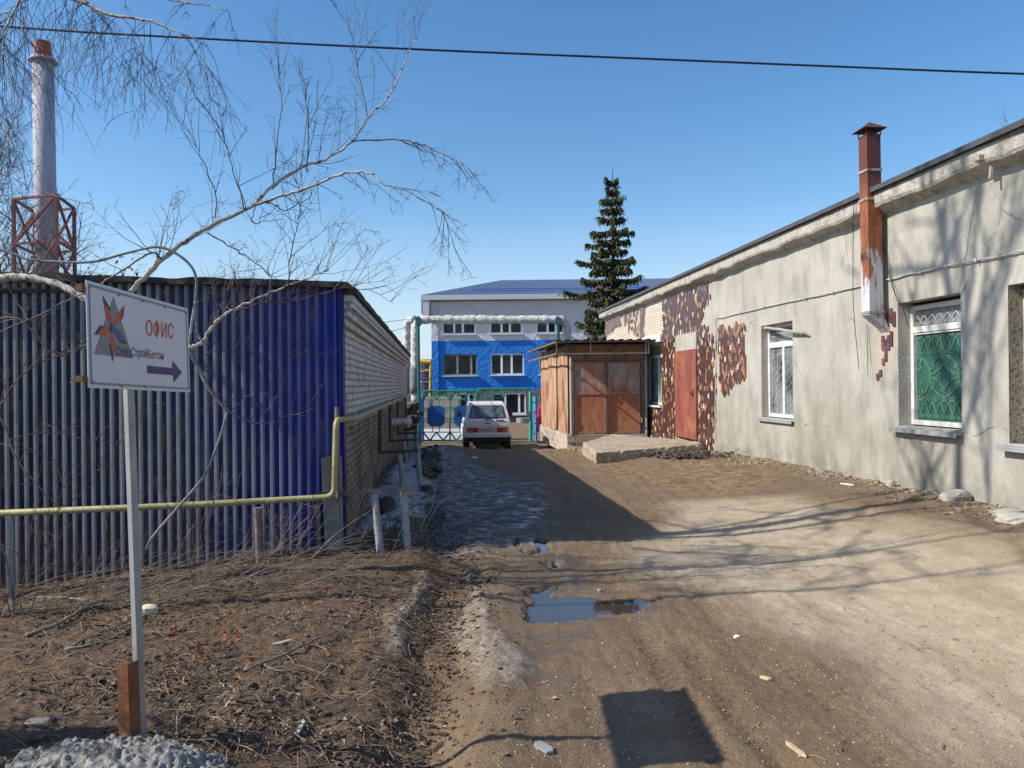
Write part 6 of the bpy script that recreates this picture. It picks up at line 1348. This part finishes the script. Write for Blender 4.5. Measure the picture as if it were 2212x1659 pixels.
for px, py, k, sp_ in ((1790, 1025, 70, .22), (1660, 1000, 60, .3), (1560, 985, 50, .25), (2000, 1060, 40, .3), (2150, 1105, 40, .3)):
    c0 = gpt(px, py)
    for _ in range(k): x = c0.x + rng.gauss(0, sp_); y = c0.y + rng.gauss(0, sp_ * 1.3); x = min(x, AW - SW * y - .03); v = rng.uniform(.6, 1.4); clod(x, y, rng.uniform(.015, .05), (.27 * v, .23 * v, .18 * v))
tag(obj('gravel', gr, M('gravel_clods', (1, 1, 1), .92, tint=True, bump=.5, bscale=60)), 'scattered gravel, clods and plaster crumbs on the yard', None, None, 'stuff')
# fine twigs on the ground
tg = MB()
for _ in range(2000):
    t = rng.random()
    if t < .80: y = 2.4 + 5.8 * rng.random(); x = rng.uniform(-.68 * y, -.5); L = rng.uniform(.05, .38)
    elif t < .9: y = rng.uniform(2.5, 9); x = rng.uniform(-.5, 3); L = rng.uniform(.03, .12)
    else: u = rng.uniform(6, 18); q = pr(u, 0, rng.uniform(.05, .8)); x, y = q.x, q.y; L = rng.uniform(.05, .3)
    a = rng.gauss(.2, .9); n_ = 4; pts = []; cx_, cy_ = x, y
    for i in range(n_):
        pts.append(on(cx_, cy_, .008 + (rng.uniform(0, .03) if t < .8 else 0))); a += rng.uniform(-.35, .35); cx_ += math.cos(a) * L / n_; cy_ += math.sin(a) * L / n_
    v = rng.uniform(.5, 1.6); tg.col = (v, v * .9, v * .8); tg.tube(pts, rng.uniform(.0012, .0032), 3, caps=False)
tag(obj('twig_litter', tg, M('twig_litter', (.20, .155, .115), .85, tint=True)), 'fine broken twigs strewn over the bank and yard', None, None, 'stuff')
mg = MB()
for _ in range(9000):
    y = 2.3 + 6 * rng.random(); x = rng.uniform(-.7 * y, -.45)
    if fbm(np.array([x]), np.array([y]), 1.5, 3, 44)[0] < rng.uniform(.44, .58): continue
    L = rng.uniform(.04, .16); a = 2.4 * fbm(np.array([x]), np.array([y]), .8, 2, 3)[0] * 3 + rng.gauss(0, .5); q = on(x, y, rng.uniform(.0, .02)); d = Vector((math.cos(a), math.sin(a), rng.uniform(-.05, .3))) * L; e = Vector((-math.sin(a), math.cos(a), .3)) * .0016; k_ = Vector((0, 0, L * rng.uniform(0, .25)))
    v = rng.uniform(.2, 1.1); mg.col = (v, v * rng.uniform(.85, 1), v * rng.uniform(.7, 1)); mg.add([q - e, q + e, q + d * .5 + k_ + e, q + d + e * .3, q + d * .5 + k_ - e], [(0, 1, 2, 4), (4, 2, 3)])
tag(obj('matted_grass', mg, M('matted_grass', (.34, .26, .16), .85, tint=True)), 'matted flattened dead grass over the bank', None, None, 'stuff')
# brushwood piled against the blue wall
bwd = MB()
for k in range(230):
    px = rng.uniform(20, 690); q = gpt(px, rng.uniform(1235, 1330) if px < 350 else rng.uniform(1195, 1290)); a = rng.gauss(.25, .45)
    shoot(bwd, q + Vector((0, 0, rng.uniform(.0, .08))), (math.cos(a), math.sin(a) * .4, rng.uniform(-.02, .55)), rng.uniform(.3, 1.0), rng.uniform(.002, .0045), rng, -.03, rng.randint(0, 3), .08, .10, .5, .5, .6)
tag(obj('brushwood', bwd, mt['twig_grey']), 'tangled cut brushwood piled at the foot of the blue wall', None, None, 'stuff')
# bare shrubs / suckers
def shrub(label, px, py, n_, H_, seed, mat, up=.9, grp='bare shrubs before the blue wall', kids=4, r=.0045):
    q = gpt(px, py); rg = random.Random(seed); mb = MB()
    for k in range(n_):
        a = rg.uniform(0, 6.28); shoot(mb, q + Vector((rg.uniform(-.12, .12), rg.uniform(-.06, .06), -.02)), (math.cos(a) * .5, math.sin(a) * .3, up), H_ * rg.uniform(.45, 1.1), r * rg.uniform(.6, 1.1), rg, .01, kids, .1, .10, .5, .7, .7)
    return tag(obj('bare_shrub', mb, mat), label, 'shrub', grp)
shrub('bare shrub at the left photo edge beside the grey pipe post', 30, 1330, 9, 1.5, 1, mt['twig'], .9)
shrub('bare shrub left of the sign post under the yellow pipe', 200, 1290, 7, .9, 2, mt['twig'], .7)
shrub('dark bare shrub rising right of the sign post', 420, 1260, 9, 1.25, 3, mt['twig'], .8)
shrub('bare shrub with pale twigs in front of the middle of the blue wall', 600, 1215, 8, .8, 4, mt['twig_grey'], .7)
shrub('low twiggy shrub behind the first pipe support legs', 850, 1165, 9, .55, 5, mt['twig'], .8)
shrub('wispy shoots between the two grey support legs', 850, 1230, 6, .7, 6, mt['twig_grey'], .8, kids=2, r=.003)
shrub('thin weeds growing by the concrete heap of the sign', 470, 1500, 7, .42, 7, mt['twig'], 1.2, 'thin dry weeds on the bank', 2, .0022)
shrub('thin weeds in the middle of the littered bank', 700, 1420, 6, .30, 8, mt['twig'], 1.2, 'thin dry weeds on the bank', 2, .0018)
shrub('dense bush just outside the left photo edge near the sign', 0, 0, 0, 1, 9, mt['twig']) if False else None
sb_ = MB(); q = gp(-3.75, 3.0, -.1); sb_.tube([q, q + Vector((.05, 0, .8)), q + Vector((.12, .05, 1.55))], [.17, .14, .12], 10)  # unseen stump added to throw its shadow across the bank
rg = random.Random(4)
for _ in range(46): a = rg.uniform(0, 6.28); shoot(sb_, q + Vector((rg.uniform(-.2, .4), rg.uniform(-.3, .4), rg.uniform(0, 1.4))), (math.cos(a), math.sin(a) * .6, .9), rg.uniform(.4, .9), .012, rg, .0, 5, .1, .12, .5, .8)
tag(obj('shade_stump', sb_, mt['twig']), 'unseen trunk with bushy shoots added left of the sign to shade the bank', 'stump')
# pale cut branches lying on the bank
def branch(label, L, r0, r1, lift=(0, 0)):
    pts = []
    for i, (x, y) in enumerate(L): q = gpt(x, y); pts.append(q + Vector((0, 0, .02 + lift[0] + (lift[1] - lift[0]) * i / (len(L) - 1))))
    p2 = dens(pts, 5, .004, rng); mb = MB(); mb.tube(p2, path_r(p2, r0, r1), 7); return tag(obj('cut_branch', mb, mt['bark'] if r0 > .02 else mt['twig_grey'], smooth=True), label, 'branch', 'cut branches lying on the bank')
branch('longest pale cut branch lying left of the sign post', [(55, 1380), (130, 1352), (200, 1310), (300, 1275), (400, 1262)], .014, .009)
branch('curved pale cut branch lying just behind the sign post', [(140, 1412), (230, 1390), (300, 1350), (330, 1310), (430, 1280)], .010, .006)
branch('thin straight cut branch between the two longer ones', [(160, 1400), (240, 1362), (330, 1330)], .007, .004)
branch('grey cut branch lying along the foot of the blue wall', [(20, 1300), (120, 1298), (200, 1305)], .012, .010)
branch('dark stick lying right of the orange leaves', [(530, 1455), (620, 1418), (680, 1392), (730, 1370)], .010, .006)
branch('pale crooked stick in the middle of the bank', [(565, 1440), (605, 1458), (660, 1448), (720, 1440)], .005, .003)
branch('pale stick leaning by the foot of the grey cement sheet', [(745, 1180), (790, 1162), (830, 1140)], .008, .005)
# orange leaves caught in weeds
ol = MB()
for cx, cy, k in ((372, 1378, 4), (430, 1408, 5), (440, 1420, 4), (420, 1430, 4), (485, 1370, 5), (475, 1400, 5), (500, 1395, 3), (365, 1385, 3), (515, 1470, 3), (490, 1380, 3), (540, 1432, 2), (455, 1400, 4)):
    for _ in range(k): q = gpt(cx + rng.uniform(-14, 14), cy + rng.uniform(-9, 9)); v = rng.uniform(.7, 1.5); leaf(ol, q + Vector((0, 0, rng.uniform(.01, .05))), rng.uniform(.03, .055), rng, (v * 1.3, v * .85, v * .6))
tag(obj('orange_leaves', ol, mt['dead_leaf']), 'bright orange withered leaves caught right of the sign post', None, None, 'stuff')
# dry grass
gs = MB()
for cx, cy, k, sp_, h_ in ((1245, 975, 260, .22, .22), (1225, 985, 120, .3, .12), (1640, 1000, 160, .35, .16), (1560, 1000, 120, .4, .12), (1450, 1025, 200, .9, .05), (1830, 1015, 60, .12, .28), (1785, 1005, 40, .1, .3), (560, 1470, 30, .35, .08), (640, 1430, 30, .4, .08), (1350, 1030, 150, .9, .04)):
    c0 = gpt(cx, cy)
    for _ in range(k):
        x, y = c0.x + rng.gauss(0, sp_), c0.y + rng.gauss(0, sp_); q = on(x, y, -.01); d = Vector((rng.uniform(-1, 1), rng.uniform(-1, 1), 1.1)).normalized() * h_ * rng.uniform(.4, 1.1); e = d.cross(Vector((0, 0, 1))).normalized() * .004
        v = rng.uniform(.6, 1.4); gs.col = (v, v, v); gs.add([q - e, q + e, q + d * .6 + e * .6, q + d + Vector((d.x * .3, d.y * .3, -.3 * d.z)), q + d * .6 - e * .6], [(0, 1, 2, 4), (4, 2, 3)])
tag(obj('dry_grass', gs, M('dry_grass', (.42, .31, .16), .85, tint=True)), 'tufts of straw coloured dead grass by the platform and house foot', None, None, 'stuff')
# single stones
def stone(label, px, py, r_, sx, sy, sz, seed, mat, grp=None, rz=0.3, nm='boulder', cat='stone', sub=2):
    q = gpt(px, py); rg = random.Random(seed); mb = MB(); N, K = 14, 9; vs = []
    for j in range(K + 1):
        ph = math.pi * j / K
        for i in range(N):
            th = 2 * math.pi * i / N; dx, dy, dz = math.sin(ph) * math.cos(th), math.sin(ph) * math.sin(th), math.cos(ph)
            k_ = r_ * (1 + .35 * (fbm(np.array([dx * 1.3 + seed]), np.array([dy * 1.3 + dz * 1.7]), 1.3, 3, seed)[0] - .5)); cl = lambda v: math.copysign(abs(v) ** .75, v)
            X, Y_ = cl(dx) * k_ * sx, cl(dy) * k_ * sy; vs.append((q.x + X * math.cos(rz) - Y_ * math.sin(rz), q.y + X * math.sin(rz) + Y_ * math.cos(rz), q.z + r_ * sz * .35 + cl(dz) * k_ * sz))
    mb.add(vs, [((j + 1) * N + i, (j + 1) * N + (i + 1) % N, j * N + (i + 1) % N, j * N + i) for j in range(K) for i in range(N)]); return tag(obj(nm, mb, mat, smooth=False), label, cat, grp)
stone('largest pale stone lying against the foot of the plastered wall', 2062, 1082, .17, 1.15, .8, .62, 3, mt['stucco_plain'])
stone('broken grey concrete chunk at the right photo edge by the wall', 2200, 1128, .18, 1.2, 1, .38, 4, mt['stucco_plain'], rz=.1)
stone('small upright stone below the big window', 1925, 1052, .07, 1, .8, 1, 5, mt['concrete'])
stone('flat grey stone just above the broken chunk by the wall', 2180, 1112, .12, 1.4, .9, .4, 6, mt['concrete'])
stone('whitish pebble in the middle of the dry grit', 1592, 1378, .018, 1.3, 1, .8, 7, mt['plastic_white'], nm='pebble')
stone('white foam lump behind the sign post on the bank', 322, 1325, .05, 1.3, 1, .9, 8, M('foam', (.62, .52, .36), .8), nm='foam_lump', cat='litter')
stone('grey rag scrap below the sign left of the concrete heap', 85, 1560, .04, 1.6, 1, .3, 9, mt['concrete_dark'], nm='rag', cat='litter')
stone('white scrap lying just behind the white car', 1025, 972 + 18, .05, 1.6, .8, .5, 10, mt['plastic_white'], nm='scrap', cat='litter')
stone('small pinkish stone lying on the puddle margin', 1296, 1278, .016, 1.3, 1, 1, 15, mt['concrete'], nm='pebble')
def stick(label, x0, y0, x1, y1, w_, col, nm='wood_chip', th=.012):
    a, b_ = gpt(x0, y0), gpt(x1, y1); d = b_ - a; e = Vector((-d.y, d.x, 0)).normalized() * w_; up = Vector((0, 0, th)); mb = MB()
    mb.prism([a + up * .4, a.lerp(b_, .12) + e + up * .4, a.lerp(b_, .8) + e * .8 + up * .4, b_ + up * .4, a.lerp(b_, .85) - e + up * .4, a.lerp(b_, .1) - e * .7 + up * .4], up); return tag(obj(nm, mb, col), label, 'litter')
cw = M('chip_wood', (.52, .42, .27), .8, layers=[((.36, .27, .16), 20, .5, .7)])
stick('pale wood splinter lying right of the sign shadow', 1697, 1608, 1742, 1640, .012, cw); stick('short pale wood chip on the mud above the sign shadow', 1641, 1466, 1666, 1472, .016, cw)
stick('white plastic scrap standing on the bank in the foreground', 640, 1595, 655, 1560, .014, mt['cable_white'], 'plastic_scrap'); stick('crumpled clear wrapper lying in the bottom of the ditch', 1155, 1610, 1195, 1630, .03, mt['tin'], 'wrapper'); stick('pale litter strip lying below the plastered wall', 1815, 1046, 1845, 1050, .03, mt['plastic_white'], 'plastic_scrap'); stick('pale plank end lying near the orange leaves', 590, 1398, 630, 1386, .018, mt['cable_white'], 'plank_end')
# black bag and debris heap by the platform
dh = MB()
for k in range(150): c0 = gpt(1480 + rng.gauss(0, 42), 988 + rng.gauss(0, 3)); v = rng.uniform(.4, 1.5); dh.col = (.075 * v, .06 * v, .05 * v); dh.rock(c0 + Vector((0, 0, rng.uniform(0, .10))), rng.uniform(.03, .085), rng, .5)
for k in range(60): c0 = gpt(1480 + rng.gauss(0, 46), 988 + rng.gauss(0, 4)); v = rng.uniform(.6, 1.6); dh.col = (.12 * v, .09 * v, .07 * v); a = rng.uniform(0, 6.28); dh.bar(c0 + Vector((0, 0, .06)), c0 + Vector((math.cos(a) * .22, math.sin(a) * .12, rng.uniform(.02, .2))), .012)
tag(obj('rubbish_heap', dh, M('rubbish', (1, 1, 1), .9, tint=True)), 'dark heap of rotten rubbish lying against the platform front', 'rubbish heap', None, 'stuff')
eh = MB()
for k in range(120): c0 = gpt(927 + rng.gauss(0, 10), 1005 + rng.gauss(0, 14)); v = rng.uniform(.4, 1.3); eh.col = (.10 * v, .085 * v, .07 * v); eh.rock(c0 + Vector((0, 0, rng.uniform(0, .10))), rng.uniform(.04, .12), rng, .6)
tag(obj('earth_heap', eh, M('earth_clods', (1, 1, 1), .95, tint=True)), 'row of dark earth clods between the snow and the icy track', 'earth heap', None, 'stuff')
stone('dark tree stump beside the first support in the snow', 838, 1110, .13, .9, .8, 1.4, 12, mt['dark_pipe'], nm='tree_stump', cat='stump'); 
for i, (px_, Yt) in enumerate(((1128, 55.5), (1145, 56.2))):
    q = P(px_, 915, Yt); q.z = hz(q.x, q.y); mb = MB(); mb.tube([q + Vector((0, 0, .05)), q + Vector((0, 0, .38))], .42, 16); mb.tube([q + Vector((0, 0, .381)), q + Vector((0, 0, .40))], .25, 16, mi=0); tag(obj('old_tyre', mb, mt['grey_steel']), ['grey painted old tyre at the left below the office block', 'grey painted old tyre at the right below the office block'][i], 'tyre', 'old tyres edging the yard')
